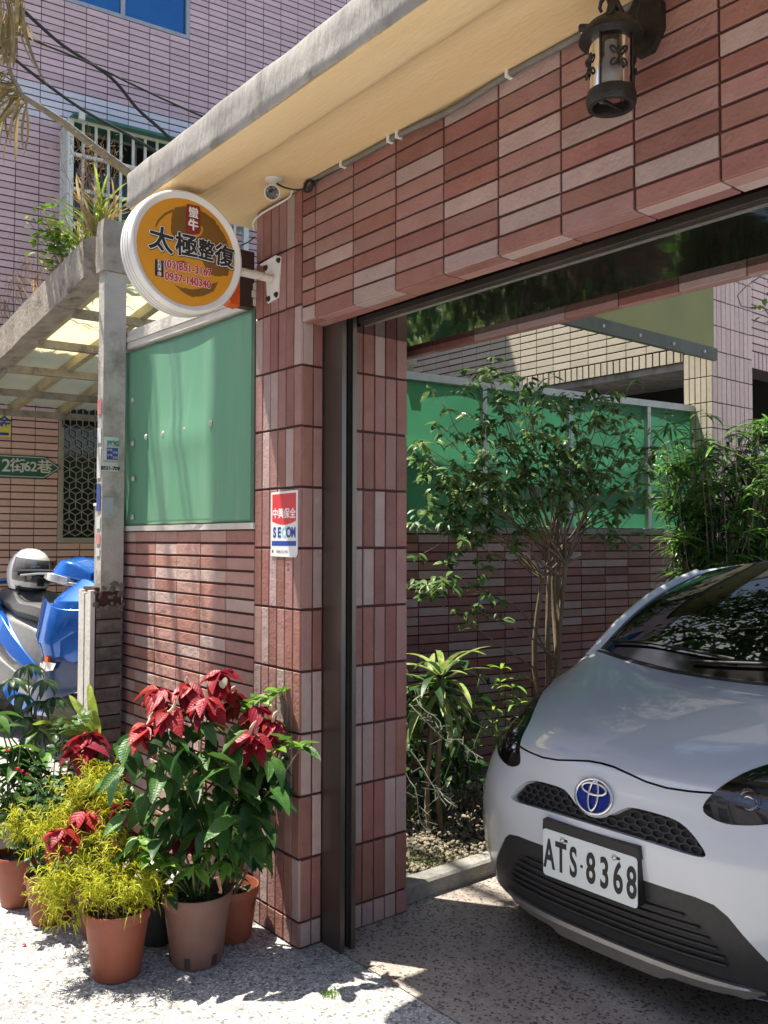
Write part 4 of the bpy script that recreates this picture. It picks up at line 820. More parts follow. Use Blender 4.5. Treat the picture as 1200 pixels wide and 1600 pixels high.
HLR = dens([(6+a, b) for a, b in HLh], .1); HLL = dens([(6-a, b) for a, b in HLh], .1)
hc = [(0,4.97),(.2,4.95),(.45,4.86),(.7,4.76),(1.0,4.71),(1.35,4.74),(1.7,4.80),(2.05,4.84)]
hcf = [(6-a, b) for a, b in hc[:0:-1]]+[(6+a, b) for a, b in hc]
hcd = dens(hcf, .08, False)
HC = [(a, b+.028) for a, b in hcd]+[(a, b-.028) for a, b in hcd[::-1]]
def cdt(outlines, gu, gv, bbox=None):
    P = []; E = []
    for o_ in outlines:
        b = len(P); P += o_; E += [(b+i, b+(i+1) % len(o_)) for i in range(len(o_))]
    P += [(a, b) for a in gu for b in gv]
    v, e, f, *_ = geometry.delaunay_2d_cdt([Vector(p) for p in P], E, [], 0, 1e-5)
    return [(p.x, p.y) for p in v], [tuple(q) for q in f]
def car_mesh(name, uvs, faces, depth, m, parent, pd=None):
    U = np.array([p[0] for p in uvs]); V = np.array([p[1] for p in uvs]); U = np.clip(U, 0, 12); V = np.clip(V, 0, 8)
    n = cnorm(U, V); P = csurf(U, V)-n*depth+OFFS
    used = sorted({i for f in faces for i in f}); mp_ = {k: i for i, k in enumerate(used)}
    me = bpy.data.meshes.new(name); me.from_pydata([tuple(P[i]) for i in used], [], [tuple(mp_[i] for i in f) for f in faces]); me.materials.append(m)
    me.polygons.foreach_set('use_smooth', [True]*len(me.polygons)); me.update(); me.normals_split_custom_set_from_vertices([tuple(n[i]) for i in used])
    return put(bpy.data.objects.new(name, me), parent)
holes = [GR, LB, HLR, HLL, HC]
uvs, fs = cdt(holes, np.linspace(0, 12, 133), np.linspace(0, 8, 90))
keepf = []
for f in fs:
    cx = sum(uvs[i][0] for i in f)/3; cy = sum(uvs[i][1] for i in f)/3
    if not any(inpoly(cx, cy, h) for h in holes): keepf.append(f)
hood_f = [f for f in keepf if all(uvs[i][1] > 4.6 for i in f) and sum(uvs[i][1] for i in f)/3 > np.interp(abs(sum(uvs[i][0] for i in f)/3-6), [a for a, b in hc]+[2.6, 3.2, 4.0, 4.8, 6], [b for a, b in hc]+[5.82, 6.06, 6.2, 6.3, 8.2])]
hs_ = set(hood_f)
body = car_mesh('front_bumper', uvs, [f for f in keepf if f not in hs_], 0, PAINT, car); body['label'] = 'white front bumper and fenders'
car_mesh('hood', uvs, hood_f, 0, PAINT, car)
def patch(name, out, depth, m, parent, gs=.1):
    us = [p[0] for p in out]; vs2 = [p[1] for p in out]
    gu = [a for a in np.arange(min(us)+gs/2, max(us), gs)]; gv = [b for b in np.arange(min(vs2)+gs/2, max(vs2), gs)]
    uv2, f2 = cdt([out], gu, gv); f2 = [f for f in f2 if inpoly(sum(uv2[i][0] for i in f)/3, sum(uv2[i][1] for i in f)/3, out)]
    return car_mesh(name, uv2, f2, depth, m, parent)
def rim(name, out, d0, d1, m, parent, shrink=.0):
    U = np.clip([p[0] for p in out], 0, 12); V = np.clip([p[1] for p in out], 0, 8); n = cnorm(U, V); P = csurf(U, V)+OFFS; A = P-n*d0; B = P-n*d1; k = len(out)
    mb = MB(); mb.add([tuple(p) for p in A]+[tuple(p) for p in B], [(i, (i+1) % k, k+(i+1) % k, k+i) for i in range(k)]); return mb.build(name, m, parent, 60)
CARBLK = mat('car_black_plastic', (.012, .012, .013), (.017, .017, .018), 60, .5, .12, 500); CARGRY = mat('car_cladding', (.022, .022, .024), (.03, .03, .032), 50, .48, .1, 400)
g = patch('upper_grille', GR, .028, CARBLK, car); rim('grille_edge', GR, 0, .03, PAINT, g)
# honeycomb ribs
mb = MB(); s = .155; hxx = s*.866
for i in range(-22, 23):
    for j in range(0, 14):
        cx = 6+(i*2*hxx+(j % 2)*hxx)*.62; cy = 2.9+j*1.5*s*.78
        pts_ = [(cx+s*.62*math.sin(R(60*k)), cy+s*.78*math.cos(R(60*k))) for k in range(4)]
        for p, q in zip(pts_, pts_[1:]):
            if inpoly(*p, GR) and inpoly(*q, GR):
                A = csurf(*np.array([[p[0], q[0]], [p[1], q[1]]])); nn = cnorm(np.array([p[0], q[0]]), np.array([p[1], q[1]])); A = A-nn*.024+OFFS
                mb.bar(A[0], A[1], .005, .012, 0, tuple(nn[0]))
mb.build('honeycomb', mat('grille_rib', (.03, .03, .033), None, 40, .4), g)
lb = patch('lower_bumper', LB, .004, CARGRY, car); rim('bumper_edge', LB, 0, .006, PAINT, lb)
OPN = dens(smooth_c(sym([(0,1.80),(1.25,1.70),(1.62,1.35),(1.95,.78),(1.85,.58),(0,.55)]), 1), .1)
op = patch('intake', OPN, .0035, BLACK, car)
for k in range(6):
    v = .68+.18*k; wmax = np.interp(v, [.58, .8, 1.35, 1.75], [1.85, 1.9, 1.6, 1.1]); us = np.linspace(6-wmax, 6+wmax, 40); A = csurf(us, np.full(40, v)); nn = cnorm(us, np.full(40, v))
    mb = MB(); mb.tube([tuple(p) for p in A+nn*.001+OFFS], .0048, 6); mb.build('intake_slat', CARGRY, op, 180)
patch('hood_gap', HC, .012, BLACK, car, .05)
# silver skid strip with scalloped lower edge
mb = MB(); us = np.linspace(6-2.35, 6+2.35, 95); sec = []
for u in us:
    a = abs(u-6)/2.35; P0 = csurf(u, .20)[...]+OFFS; nn = cnorm(u, .2); lo = .020+.016*(.5+.5*math.tanh(6*math.sin(abs(u-6)*2.9+.6)))
    tpr = max(.05, 1-a**6); hgt = .035*tpr; fw = .022*tpr
    x_, y_, z_ = P0+nn*fw; sec.append([(x_, y_, z_+.018*tpr), (x_, y_-.004, z_+.004), (x_, y_+.004, z_-.008), (x_, y_+.022, z_-.010-lo*tpr), (x_, y_+.05, z_-.008-lo*tpr), (x_, y_+.06, z_+.015)])
mb.loft(sec); mb.build('skid_strip', mat('skid_silver', (.42, .40, .38), (.48, .46, .44), 30, .35, metal=.8), car, 40)
# headlights
HOUS = mat('headlamp_housing', (.09, .09, .095), (.13, .13, .135), 30, .25, spec=.6, metal=.5); CHROME = mat('chrome', (.72, .72, .73), None, 9, .06, metal=1.0); LENS = pane('headlamp_lens', (.80, .82, .82), .05)
for out, sx in ((HLL, -1), (HLR, 1)):
    h = patch('headlight', out, .04, HOUS, car); rim('housing_edge', out, 0, .041, CARBLK, h); patch('lens', out, -.0015, LENS, h)
    cx = sum(p[0] for p in out)/len(out); cy = sum(p[1] for p in out)/len(out)
    ins = [(cx+(a-cx)*.80, cy+(b-cy)*.72) for a, b in out]; rim('bezel', ins, .012, .034, CHROME, h)
    ins2 = [(cx+(a-cx)*.9, cy+(b-cy)*.86) for a, b in out]; rim('light_guide', ins2, .010, .014, CHROME, h)
    for du, dv, rr in ((-1.0*sx, -.42, .036), (-.3*sx, -.1, .04), (.7*sx, .45, .032)):
        c = csurf(cx+du, cy+dv)+OFFS; nn = cnorm(cx+du, cy+dv); fw_ = Vector((0, -1, .1)).normalized(); sd2 = fw_.cross(Vector((0,0,1))).normalized()
        M2 = frame(Vector(c)-Vector(nn)*.034, sd2, fw_.cross(sd2)*-1, fw_); mb = MB(); mb.lathe([(rr, .012), (rr*.92, .016), (rr*.85, .010), (rr*.5, -.002), (.0001, -.006)], 24, 0, M2); mb.build('reflector', CHROME, h, 60)
# emblem
ec = Vector(csurf(6., 4.02)+OFFS); en = Vector(cnorm(6., 4.02)); eu = Vector((1, 0, 0)); ev = en.cross(eu); EM = frame(ec+en*.004, eu, ev, en)
em = MB(); em.lathe([(.0001, .001), (.97, .001), (1.0, -.012)], 48, 0, EM @ Matrix.Diagonal((.082, .066, 1, 1))); emb = em.build('emblem', PAINT, car, 60); emb['label'] = 'chrome oval emblem on a blue ground'
em = MB(); em.lathe([(.0001, .0035), (.93, .003), (.95, -.004)], 48, 0, EM @ Matrix.Diagonal((.074, .058, 1, 1))); em.build('blue_ground', mat('emblem_blue', (.006, .022, .20), (.01, .03, .26), 30, .3, spec=.3), emb, 60)
def ell(a, b, cx=0, cy=0, r=.005, lift=.006):
    mb = MB(); n = 48; pts_ = [EM @ Vector((cx+a*math.cos(2*math.pi*k/n), cy+b*math.sin(2*math.pi*k/n), lift)) for k in range(n)]; pts_.append(pts_[0]); mb.tube(pts_, r, 8, cap=False); return mb.build('emblem_ring', CHROME, emb, 180)
ell(.0715, .0555, 0, 0, .0056); ell(.0185, .0475, 0, .003, .0046, .008); ell(.048, .0185, 0, .0245, .0046, .009)
# number plate
BRK = MB(); BRK.box((-.19, -.008, .40), (.19, .045, .548)); BRK.loft([[(-.195,-.007,.545),(.195,-.007,.545),(.195,.06,.545),(-.195,.06,.545)],[(-.190,-.010,.583),(.190,-.010,.583),(.190,.06,.588),(-.190,.06,.588)]])
BRK.v = [(x+CARX, y+CARY+.03, z) for x, y, z in BRK.v]; BRK.build('plate_bracket', CARBLK, car)
def rrect(w, h, r, n=6):
    out = []
    for cx, cy, a0 in ((w-r, h-r, 0), (-w+r, h-r, 90), (-w+r, -h+r, 180), (w-r, -h+r, 270)):
        for k in range(n+1): a = R(a0+90*k/n); out.append((cx+r*math.cos(a), cy+r*math.sin(a)))
    return out
PM = frame((CARX, CARY+.021, .4735), (1,0,0), (0,0,1), (0,-1,0))
PLW = mat('plate_white', (.62, .68, .70), (.66, .72, .74), 9, .3)
mb = MB(); mb.prism(rrect(.19, .0785, .012), -.002, .001, 0, PM); npl = mb.build('number_plate', PLW, car)
for ch, x in zip('ATS', (-.163, -.112, -.060)): letters(ch, .137, PM @ Matrix.Translation((x, -.008, .0018)), INK, npl, 'character', sx=.50 if ch != 'T' else .56, bold=.0030)
for ch, x in zip('8368', (.012, .066, .118, .169)): letters(ch, .137, PM @ Matrix.Translation((x, -.008, .0018)), INK, npl, 'character', sx=.56, bold=.0030)
mb = MB(); mb.box((-.030, -.012, .001), (-.021, -.003, .0024), 0, PM); mb.build('dot', INK, npl)
for x in (-.105, .105):
    mb = MB(); mb.prism(rrect(.014, .0048, .0046, 4), .0011, .0016, 0, PM @ Matrix.Translation((x+.008, .058, 0))); mb.build('slot', INK, npl)
    mb = MB(); mb.lathe([(.0001, .008), (.005, .0075), (.0085, .004), (.009, .001)], 14, 0, PM @ Matrix.Translation((x, .058, 0))); mb.build('screw', STEEL_B, npl, 50)
# sides, greenhouse
j6 = csurf(np.full(33, 12.), np.linspace(0, 8, 33))
def side_x(y, k):                                          # door section
    z = np.interp(k, [0, 1, 2, 3, 4, 5, 6, 7, 8], [.2, .32, .46, .58, .69, .80, .88, .94, 1.0]); x = np.interp(k, [0, 1, 2, 3, 4, 5, 6, 7, 8], [.79, .822, .828, .829, .832, .832, .825, .81, .79]); return x, z
ycols = list(np.linspace(1.1, 3.75, 54))
WC = [(.98, .31), (3.52, .31)]
for sx in (-1, 1):
    cols = [[tuple(p) for p in j6]]
    for y in ycols:
        bl_ = min(1, (y-.9)/.5); tail = max(0, (y-3.3)/.45)**2*.09; c = []
        for i in range(33):
            k = i/4; x, z = side_x(y, k); x0_, y0_, z0_ = j6[i]; c.append((x0_*(1-bl_)+(x-tail)*bl_, max(y, y0_+.02*(y-1.05)) if bl_ < 1 else y, z0_*(1-bl_)+z*bl_))
        cols.append(c)
    # tail corner and rear
    for xk, yk in ((.93, 3.9), (.8, 3.985), (.5, 4.03), (0, 4.04)):
        cols.append([((side_x(0, i/4)[0]-.09)*xk if xk < .93 else side_x(0, i/4)[0]*.90, yk-.05*max(0, i/4-5), side_x(0, i/4)[1]) for i in range(33)])
    vv = [(sx*p[0]+CARX, p[1]+CARY, p[2]) for c in cols for p in c]; ff = []
    for a in range(len(cols)-1):
        for b in range(32):
            q = (a*33+b, (a+1)*33+b, (a+1)*33+b+1, a*33+b+1); my = sum(vv[i][1] for i in q)/4-CARY; mz = sum(vv[i][2] for i in q)/4
            if any(math.hypot(my-wy, mz-wz) < .335 for wy, wz in WC): continue
            ff.append(q if sx > 0 else q[::-1])
    mb = MB(); mb.add(vv, ff); mb.build('side_panel', PAINT, car, 50)
    for wy, wz in WC:
        mb = MB(); mb.lathe([(.318, -.05), (.318, .012), (.335, .018), (.372, .012), (.378, -.01)], 48, 0, frame((CARX+sx*.828, CARY+wy, wz), (0, sx, 0), (0, 0, 1), (sx, 0, 0))); mb.build('arch_cladding', CARGRY, car, 40)
        w = MB(); w.lathe([(.20, -.10), (.285, -.10), (.305, -.085), (.31, -.05), (.31, .05), (.305, .085), (.285, .10), (.20, .10)], 40, 0, frame((CARX+sx*.735, CARY+wy, .31), (0, sx, 0), (0, 0, 1), (sx, 0, 0))); w = w.build('wheel', RUBBER, car, 40)
        mb = MB()
        Mw = frame((CARX+sx*.735, CARY+wy, .31), (0, sx, 0), (0, 0, 1), (sx, 0, 0)); mb.lathe([(.2, -.09), (.198, .08), (.2, .095), (.19, .095), (.185, .06), (.06, .05), (.055, .075), (.0001, .078)], 32, 0, Mw)
        for k in range(10): a = R(36*k); mb.bar(Mw @ Vector((.05*math.cos(a), .05*math.sin(a), .07)), Mw @ Vector((.19*math.cos(a), .19*math.sin(a), .085)), .03, .012, 0, (sx, 0, 0))
        mb.build('rim', STEEL_B, w, 40)
        mb = MB(); mb.lathe([(.33, -.3), (.33, -.02)], 32, 0, frame((CARX+sx*.83, CARY+wy, wz), (0, sx, 0), (0, 0, 1), (sx, 0, 0))); mb.build('wheel_well', BLACK, car, 60)
mb = MB(); mb.box((CARX-.72, CARY+.45, .17), (CARX+.72, CARY+3.8, .24)); mb.build('underbody', BLACK, car)
# windscreen
nn_ = 24; base = csurf(np.linspace(1.55, 10.45, nn_+1), np.full(nn_+1, 7.97)); WS = []
def roofedge(t_): x = -.545+1.09*t_; k = (x/.545)**2; return np.array([x, 1.50+.10*k, 1.452-.075*k])
rows = 16; grid = []
for i in range(nn_+1):
    t_ = i/nn_; a = base[i]+np.array([0, .0, -.006]); b = roofedge(t_); c = []
    for j in range(rows+1):
        s_ = j/rows; p = a*(1-s_)+b*s_; bul = .05*math.sin(math.pi*s_); p = p+np.array([0, -.55*bul, .8*bul]); c.append(tuple(p+OFFS))
    grid.append(c)
mb = MB(); mb.add([p for c in grid for p in c], [(i*(rows+1)+j, (i+1)*(rows+1)+j, (i+1)*(rows+1)+j+1, i*(rows+1)+j+1) for i in range(nn_) for j in range(rows)])
ws = mb.build('windscreen', pane('car_glass', (.16, .19, .17), .06), car, 180)
BORD = mat('glass_black_border', (.006, .006, .007), None, 9, .08, spec=.6)
def strip(ids, nm, off=.002, m=BORD):
    mb = MB(); k = len(ids[0]); mb.add([tuple(Vector(p)+Vector((0, -off*.6, off))) for c in ids for p in c], [(a*k+b, (a+1)*k+b, (a+1)*k+b+1, a*k+b+1) for a in range(len(ids)-1) for b in range(k-1)]); return mb.build(nm, m, ws, 180)
strip([c[:3] for c in grid], 'lower_border'); strip([c[2:] for c in grid[:2]], 'side_border'); strip([c[2:] for c in grid[-2:]], 'side_border')
for x0_, x1_, j0, j1 in ((2, 12, 1.2, 2.5), (10, 21, 1.0, 2.2)):
    mb = MB(); pts_ = []
    for s_ in np.linspace(0, 1, 12):
        i = x0_+(x1_-x0_)*s_; j = j0+(j1-j0)*math.sin(math.pi*s_*.8)*.7; a = Vector(grid[int(i)][int(j)]); b = Vector(grid[min(nn_, int(i)+1)][int(j)]); c = Vector(grid[int(i)][int(j)+1]); pts_.append(a+(b-a)*(i-int(i))+(c-a)*(j-int(j))+Vector((0, -.012, .016)))
    mb.tube(pts_, .007, 6); mb.build('wiper', CARBLK, car, 60)
mb = MB(); cw_ = [tuple(p+OFFS+np.array([0, 0, .002])) for p in csurf(np.linspace(1.6, 10.4, 40), np.full(40, 7.86))]+[]
c2_ = [tuple(p+OFFS+np.array([0, .02, .006])) for p in csurf(np.linspace(1.6, 10.4, 40), np.full(40, 7.99))]
mb.add(cw_+c2_, [(i, i+1, 40+i+1, 40+i) for i in range(39)]); mb.build('cowl', CARBLK, car, 180)
# roof
mb = MB(); nr = 20; yy = np.linspace(0, 1, nr+1); g2 = []
for i in range(nn_+1):
    t_ = i/nn_; e = roofedge(t_); xk = e[0]/.545; c = []
    for s_ in yy:
        y = e[1]+(3.35-e[1])*s_; z = e[2]+.05*math.sin(math.pi*min(1, s_*1.15)*.62)-.10*max(0, s_-.6)**1.5; c.append((e[0]*(1-.04*s_)+CARX, y+CARY, z))
    g2.append(c)
mb.add([p for c in g2 for p in c], [(i*(nr+1)+j, (i+1)*(nr+1)+j, (i+1)*(nr+1)+j+1, i*(nr+1)+j+1) for i in range(nn_) for j in range(nr)]); mb.build('roof', PAINT, car, 180)
mb = MB(); e0 = [g2[i][-1] for i in range(nn_+1)]; e1 = [(CARX+(-.72+1.44*i/nn_), CARY+3.92, .98) for i in range(nn_+1)]
mb.add(e0+e1, [(i, i+1, nn_+1+i+1, nn_+1+i) for i in range(nn_)]); mb.build('rear_window', GLS, car, 180)
SG = pane('side_glass', (.12, .14, .13), .08)
for sx, gi in ((-1, 0), (1, nn_)):
    ap = [Vector(p) for p in grid[gi]]; mb = MB(); pts_ = [p+Vector((sx*.016, .012, .002)) for p in ap]; pts_ = [pts_[0]+(pts_[0]-pts_[1])*1.2]+pts_
    mb.tube(pts_, .026, 10); mb.build('windscreen_pillar', PAINT, car, 60)
    rl = [Vector(p)+Vector((sx*.012, 0, -.004)) for p in g2[gi]]; mb = MB(); mb.tube(rl, .022, 10); mb.build('roof_rail', PAINT, car, 60)
    top = [ap[int(k)]+Vector((sx*.01, .02, 0)) for k in np.linspace(2, rows, 6)]+[Vector(p) for p in g2[gi][1::3]]
    bot = [Vector((CARX+sx*.79, max(p.y, CARY+1.12), np.interp(p.y-CARY, [1.0, 1.6, 3.4], [1.03, 1.0, 1.02]))) for p in top]
    mb = MB(); k = len(top); mb.add([tuple(p) for p in top]+[tuple(p) for p in bot], [(i, i+1, k+i+1, k+i) for i in range(k-1)]); mb.build('side_window', SG, car, 60)
    mb = MB(); mb.add([tuple(top[-1]), tuple(bot[-1]), (CARX+sx*.72, CARY+3.9, .99), e0[gi]], [(0, 1, 2, 3)]); mb.build('rear_quarter', PAINT, car)
    for q in (2.25, ):
        mb = MB(); mb.bar((CARX+sx*.79, CARY+q, 1.0), (CARX+sx*.575, CARY+q+.03, 1.44), .05, .03, 0, (0, 1, 0)); mb.build('door_pillar', CARBLK, car)
    # folded-in door mirror
    mb = MB(); mb.lathe([(.0001, -.05), (.05, -.045), (.075, -.01), (.078, .03), (.0001, .034)], 20, 0, frame((CARX+sx*.85, CARY+1.72, 1.02), (sx*.3, .95, 0), (0, 0, 1), (sx*.95, -.3, 0)) @ Matrix.Diagonal((1.2, .85, 1, 1))); mb.build('door_mirror', PAINT, car, 50)
INTR = mat('car_interior', (.02, .019, .018), (.03, .028, .026), 12, .8)
mb = MB(); mb.box((CARX-.70, CARY+1.18, .55), (CARX+.70, CARY+1.62, .97)); mb.box((CARX-.74, CARY+1.0, .5), (CARX+.74, CARY+3.7, .56)); mb.build('dashboard_and_light_block', INTR, car)  # the long low box is added to keep light out of the cabin
for x in (-.36, .36):
    mb = MB(); mb.loft([[(x-.24,2.25,.6),(x+.24,2.25,.6),(x+.24,2.42,.6),(x-.24,2.42,.6)],[(x-.23,2.33,.95),(x+.23,2.33,.95),(x+.22,2.46,.95),(x-.22,2.46,.95)],[(x-.17,2.42,1.17),(x+.17,2.42,1.17),(x+.17,2.5,1.17),(x-.17,2.5,1.17)]]); mb.loft([[(x-.12,2.42,1.18),(x+.12,2.42,1.18),(x+.12,2.5,1.18),(x-.12,2.5,1.18)],[(x-.11,2.44,1.34),(x+.11,2.44,1.34),(x+.11,2.51,1.34),(x-.11,2.51,1.34)]])
    mb.v = [(a+CARX, b+CARY, c) for a, b, c in mb.v]; mb.build('seat', INTR, car)
mb = MB(); mb.tube([(CARX+.36+.17*math.cos(a), CARY+1.78+.09*math.sin(a), .93+.15*math.sin(a)) for a in np.linspace(0, 2*math.pi, 25)], .014, 8, cap=False); mb.build('steering_wheel', INTR, car, 60)
# ------------------------------------------------------------------ scooter
SMX = Matrix.Translation((-2.36, -.02, .343)) @ Matrix.Rotation(R(7), 4, 'Z') @ Matrix.Rotation(R(-5), 4, 'X')
scn = thing('blue_scooter', 'bright blue motor scooter with grey seat parked behind the old post', 'scooter', SMX.translation)
SBL = mat('scooter_blue', (.006, .12, .52), (.008, .14, .58), 40, .18, coat=1, metal=.35); SDB = mat('scooter_dark_blue', (.012, .045, .15), (.016, .055, .18), 40, .25, coat=.6)
SGR = mat('scooter_grey', (.20, .20, .205), (.25, .25, .255), 30, .45); SDG = mat('scooter_dark_grey', (.035, .035, .038), (.05, .05, .052), 30, .55); SSIL = mat('scooter_silver', (.50, .50, .51), (.56, .56, .57), 30, .28, metal=.7)
SEATM = mat('scooter_seat', (.055, .055, .06), (.085, .085, .09), 40, .6, .3, 400)
def hs2(half): return [(y, z) for y, z in half]+[(-y, z) for y, z in half[::-1]]
def resamp(secs, k=5):
    S = [[(x, y, z) for y, z in h] for x, h in secs]; n = len(S); out = []
    for i in range(n-1):
        p0, p1, p2, p3 = [np.array(S[max(0, min(n-1, i+d))]) for d in (-1, 0, 1, 2)]
        for j in range(k): u = j/k; out.append((.5*((2*p1)+(p2-p0)*u+(2*p0-5*p1+4*p2-p3)*u*u+(3*p1-p0-3*p2+p3)*u**3)).tolist())
    out.append(S[-1]); return out
def bev(o, w=.007):
    md = o.modifiers.new('edges', 'BEVEL'); md.width = w; md.segments = 2; md.limit_method = 'ANGLE'; md.angle_limit = R(28); return o
def sbody(name, secs, m, sm=30, parent=None):
    mb = MB(); mb.loft([h+[(x, -y, z) for x, y, z in h[::-1]] for h in resamp(secs)], True, True, 0, SMX); return bev(mb.build(name, m, parent or scn, 28))
def spanel(name, secs, m, sm=30):
    for sy in (1, -1): mb = MB(); mb.loft([[(x, sy*y, z) for x, y, z in h] for h in resamp(secs)], True, True, 0, SMX); bev(mb.build(name, m, scn, 28), .004)
for nm, xa_, in (('front_wheel', .40), ('rear_wheel', -.86)):
    Mw = SMX @ frame((xa_, 0, .245), (1,0,0), (0,0,1), (0,-1,0)); mb = MB(); mb.lathe([(.15, -.04), (.21, -.052), (.24, -.035), (.246, 0), (.24, .035), (.21, .052), (.15, .04)], 36, 0, Mw); w = mb.build(nm, RUBBER, scn, 60)
    mb = MB(); mb.lathe([(.155, -.03), (.15, .03), (.05, .035), (.0001, .04)], 24, 0, Mw); mb.build('rim', SDG, w, 40)
    mb = MB(); mb.lathe([(.05, -.045), (.10, -.045), (.10, -.05), (.05, -.05)], 24, 0, Mw); mb.build('brake_disc', STEEL_B, w, 40)
sbody('front_fender', [(.60, [(.055, .30), (.06, .36), (.03, .40)]), (.50, [(.065, .40), (.065, .47), (.03, .51)]), (.36, [(.07, .44), (.07, .52), (.03, .56)]), (.18, [(.07, .36), (.07, .46), (.03, .50)])], SDB)
for sy in (-.075, .075): mb = MB(); mb.tube([SMX @ Vector((.40, sy, .245)), SMX @ Vector((.26, sy*.9, .62))], .018, 10); mb.build('fork', SDG, scn, 60)
# leg shield: blue outer wings and dark lower part
sbody('leg_shield', [(.34, [(.03, .46), (.07, .62), (.06, .80), (.02, .86)]), (.27, [(.12, .40), (.17, .62), (.14, .84), (.05, .93)]), (.17, [(.17, .34), (.235, .62), (.20, .84), (.08, .97)]), (.08, [(.18, .33), (.25, .60), (.215, .84), (.10, .965)]), (.05, [(.15, .34), (.22, .60), (.19, .82), (.08, .94)])], SBL, 35)
spanel('shield_wing', [(.30, [(.10, .66), (.135, .70), (.12, .80), (.08, .82)]), (.17, [(.215, .50), (.25, .62), (.225, .80), (.20, .78)]), (.06, [(.235, .52), (.268, .60), (.24, .83), (.22, .82)]), (-.04, [(.23, .60), (.245, .63), (.225, .86), (.215, .86)])], SBL, 30)
spanel('lower_shield', [(.29, [(.10, .36), (.13, .42), (.13, .54), (.09, .56)]), (.14, [(.19, .28), (.225, .36), (.24, .52), (.20, .56)]), (.02, [(.19, .22), (.225, .30), (.235, .44), (.19, .50)]), (-.10, [(.19, .20), (.21, .24), (.21, .32), (.18, .34)])], SDB, 30)
HL_S = mat('scooter_lamp_clear', (.72, .74, .76), (.80, .82, .84), 10, .08, metal=.4, coat=1)
spanel('front_lamp', [(.335, [(.035, .62), (.075, .64), (.07, .80), (.03, .80)]), (.26, [(.13, .60), (.165, .64), (.15, .80), (.12, .80)]), (.20, [(.19, .62), (.21, .66), (.195, .78), (.18, .78)])], HL_S, 30)
mb = MB(); mb.box((.11, -.252, .50), (.15, -.235, .53), 0, SMX); mb.build('reflector', OR, scn)
mb = MB(); mb.add([(.21,-.226,.50),(.10,-.248,.50),(.08,-.248,.44),(.19,-.23,.46),(.13,-.245,.40),(.10,-.246,.42)], [(0,1,2,3),(2,4,5)], 0, SMX @ Matrix.Translation((0, -.006, 0))); mb.build('white_decal', LW, scn)
letters('RCS', .035, SMX @ frame((.09, -.250, .475), (1,0,0), (0,0,1), (0,-1,0)), LW, scn, 'decal_lettering', bold=.001)
# handlebar cowl
sbody('handlebar_cowl', [(.17, [(.03, .93), (.06, .96), (.05, 1.0), (.02, 1.02)]), (.08, [(.10, .93), (.155, .98), (.13, 1.055), (.04, 1.085)]), (-.02, [(.12, .94), (.20, .985), (.15, 1.07), (.05, 1.10)]), (-.09, [(.08, .96), (.14, .99), (.10, 1.06), (.04, 1.085)])], SBL, 30)
spanel('turn_signal', [(.10, [(.11, .925), (.16, .935), (.16, .975), (.11, .955)]), (.03, [(.17, .935), (.235, .95), (.225, .995), (.18, .985)]), (-.06, [(.17, .95), (.225, .965), (.215, .995), (.17, .985)])], HL_S, 30)
spanel('cowl_trim', [(.15, [(.05, .925), (.09, .93), (.09, .945), (.05, .94)]), (.09, [(.12, .92), (.165, .93), (.165, .95), (.12, .945)]), (-.05, [(.14, .935), (.20, .95), (.20, .97), (.14, .965)])], SSIL, 30)
for sy in (-1, 1):
    mb = MB(); mb.tube([(-.03, sy*.17, 1.0), (-.06, sy*.24, .995), (-.10, sy*.36, .985)], [.014, .017, .017], 10, 0, True, SMX); mb.build('grip', RUBBER, scn, 60)
    mb = MB(); mb.tube([(-.0, sy*.2, .99), (-.03, sy*.27, .985), (-.06, sy*.36, .97)], .006, 8, 0, True, SMX); mb.build('brake_lever', SSIL, scn, 60)
    if sy < 0: continue
    mb = MB(); mb.tube([(-.02, sy*.2, 1.05), (-.0, sy*.26, 1.15), (-.02, sy*.31, 1.22)], .006, 8, 0, True, SMX); mr_ = mb.build('mirror_stem', SDG, scn, 60)
    mb = MB(); mb.lathe([(.0001, -.022), (.04, -.018), (.052, 0), (.0001, .004)], 20, 0, SMX @ frame((-.03, sy*.33, 1.25), (0, 1, 0), (0, 0, 1), (1, 0, 0)) @ Matrix.Diagonal((1.35, .8, -1, 1))); mb.build('mirror', SDG, mr_, 40)
# floor and body
sbody('floorboard', [(.12, [(.16, .24), (.19, .27), (.18, .31)]), (-.30, [(.17, .24), (.20, .28), (.19, .33)])], SGR)
spanel('lower_fairing', [(.10, [(.19, .19), (.215, .22), (.21, .27), (.185, .26)]), (-.25, [(.195, .18), (.235, .21), (.23, .27), (.19, .27)]), (-.48, [(.18, .24), (.21, .27), (.20, .33), (.17, .32)])], SBL)
sbody('centre_body', [(-.16, [(.10, .30), (.14, .42), (.11, .60), (.05, .66)]), (-.32, [(.17, .30), (.20, .44), (.16, .66), (.08, .72)]), (-.60, [(.17, .38), (.205, .52), (.18, .70), (.10, .76)]), (-.95, [(.10, .58), (.15, .66), (.14, .76), (.08, .80)])], SGR, 40)
spanel('tail_panel', [(-.18, [(.15, .38), (.165, .40), (.16, .45), (.14, .45)]), (-.42, [(.20, .46), (.222, .50), (.205, .60), (.17, .60)]), (-.72, [(.185, .60), (.222, .65), (.20, .76), (.165, .77)]), (-1.02, [(.09, .72), (.125, .755), (.115, .83), (.08, .83)])], SBL, 40)
spanel('side_cover', [(-.34, [(.17, .30), (.20, .32), (.21, .40), (.17, .40)]), (-.62, [(.15, .26), (.20, .30), (.205, .46), (.16, .48)]), (-.95, [(.10, .32), (.13, .36), (.13, .50), (.10, .52)])], SGR, 40)
sbody('engine', [(-.40, [(.10, .20), (.13, .24), (.12, .36)]), (-.85, [(.09, .17), (.12, .22), (.11, .34)])], SDG)
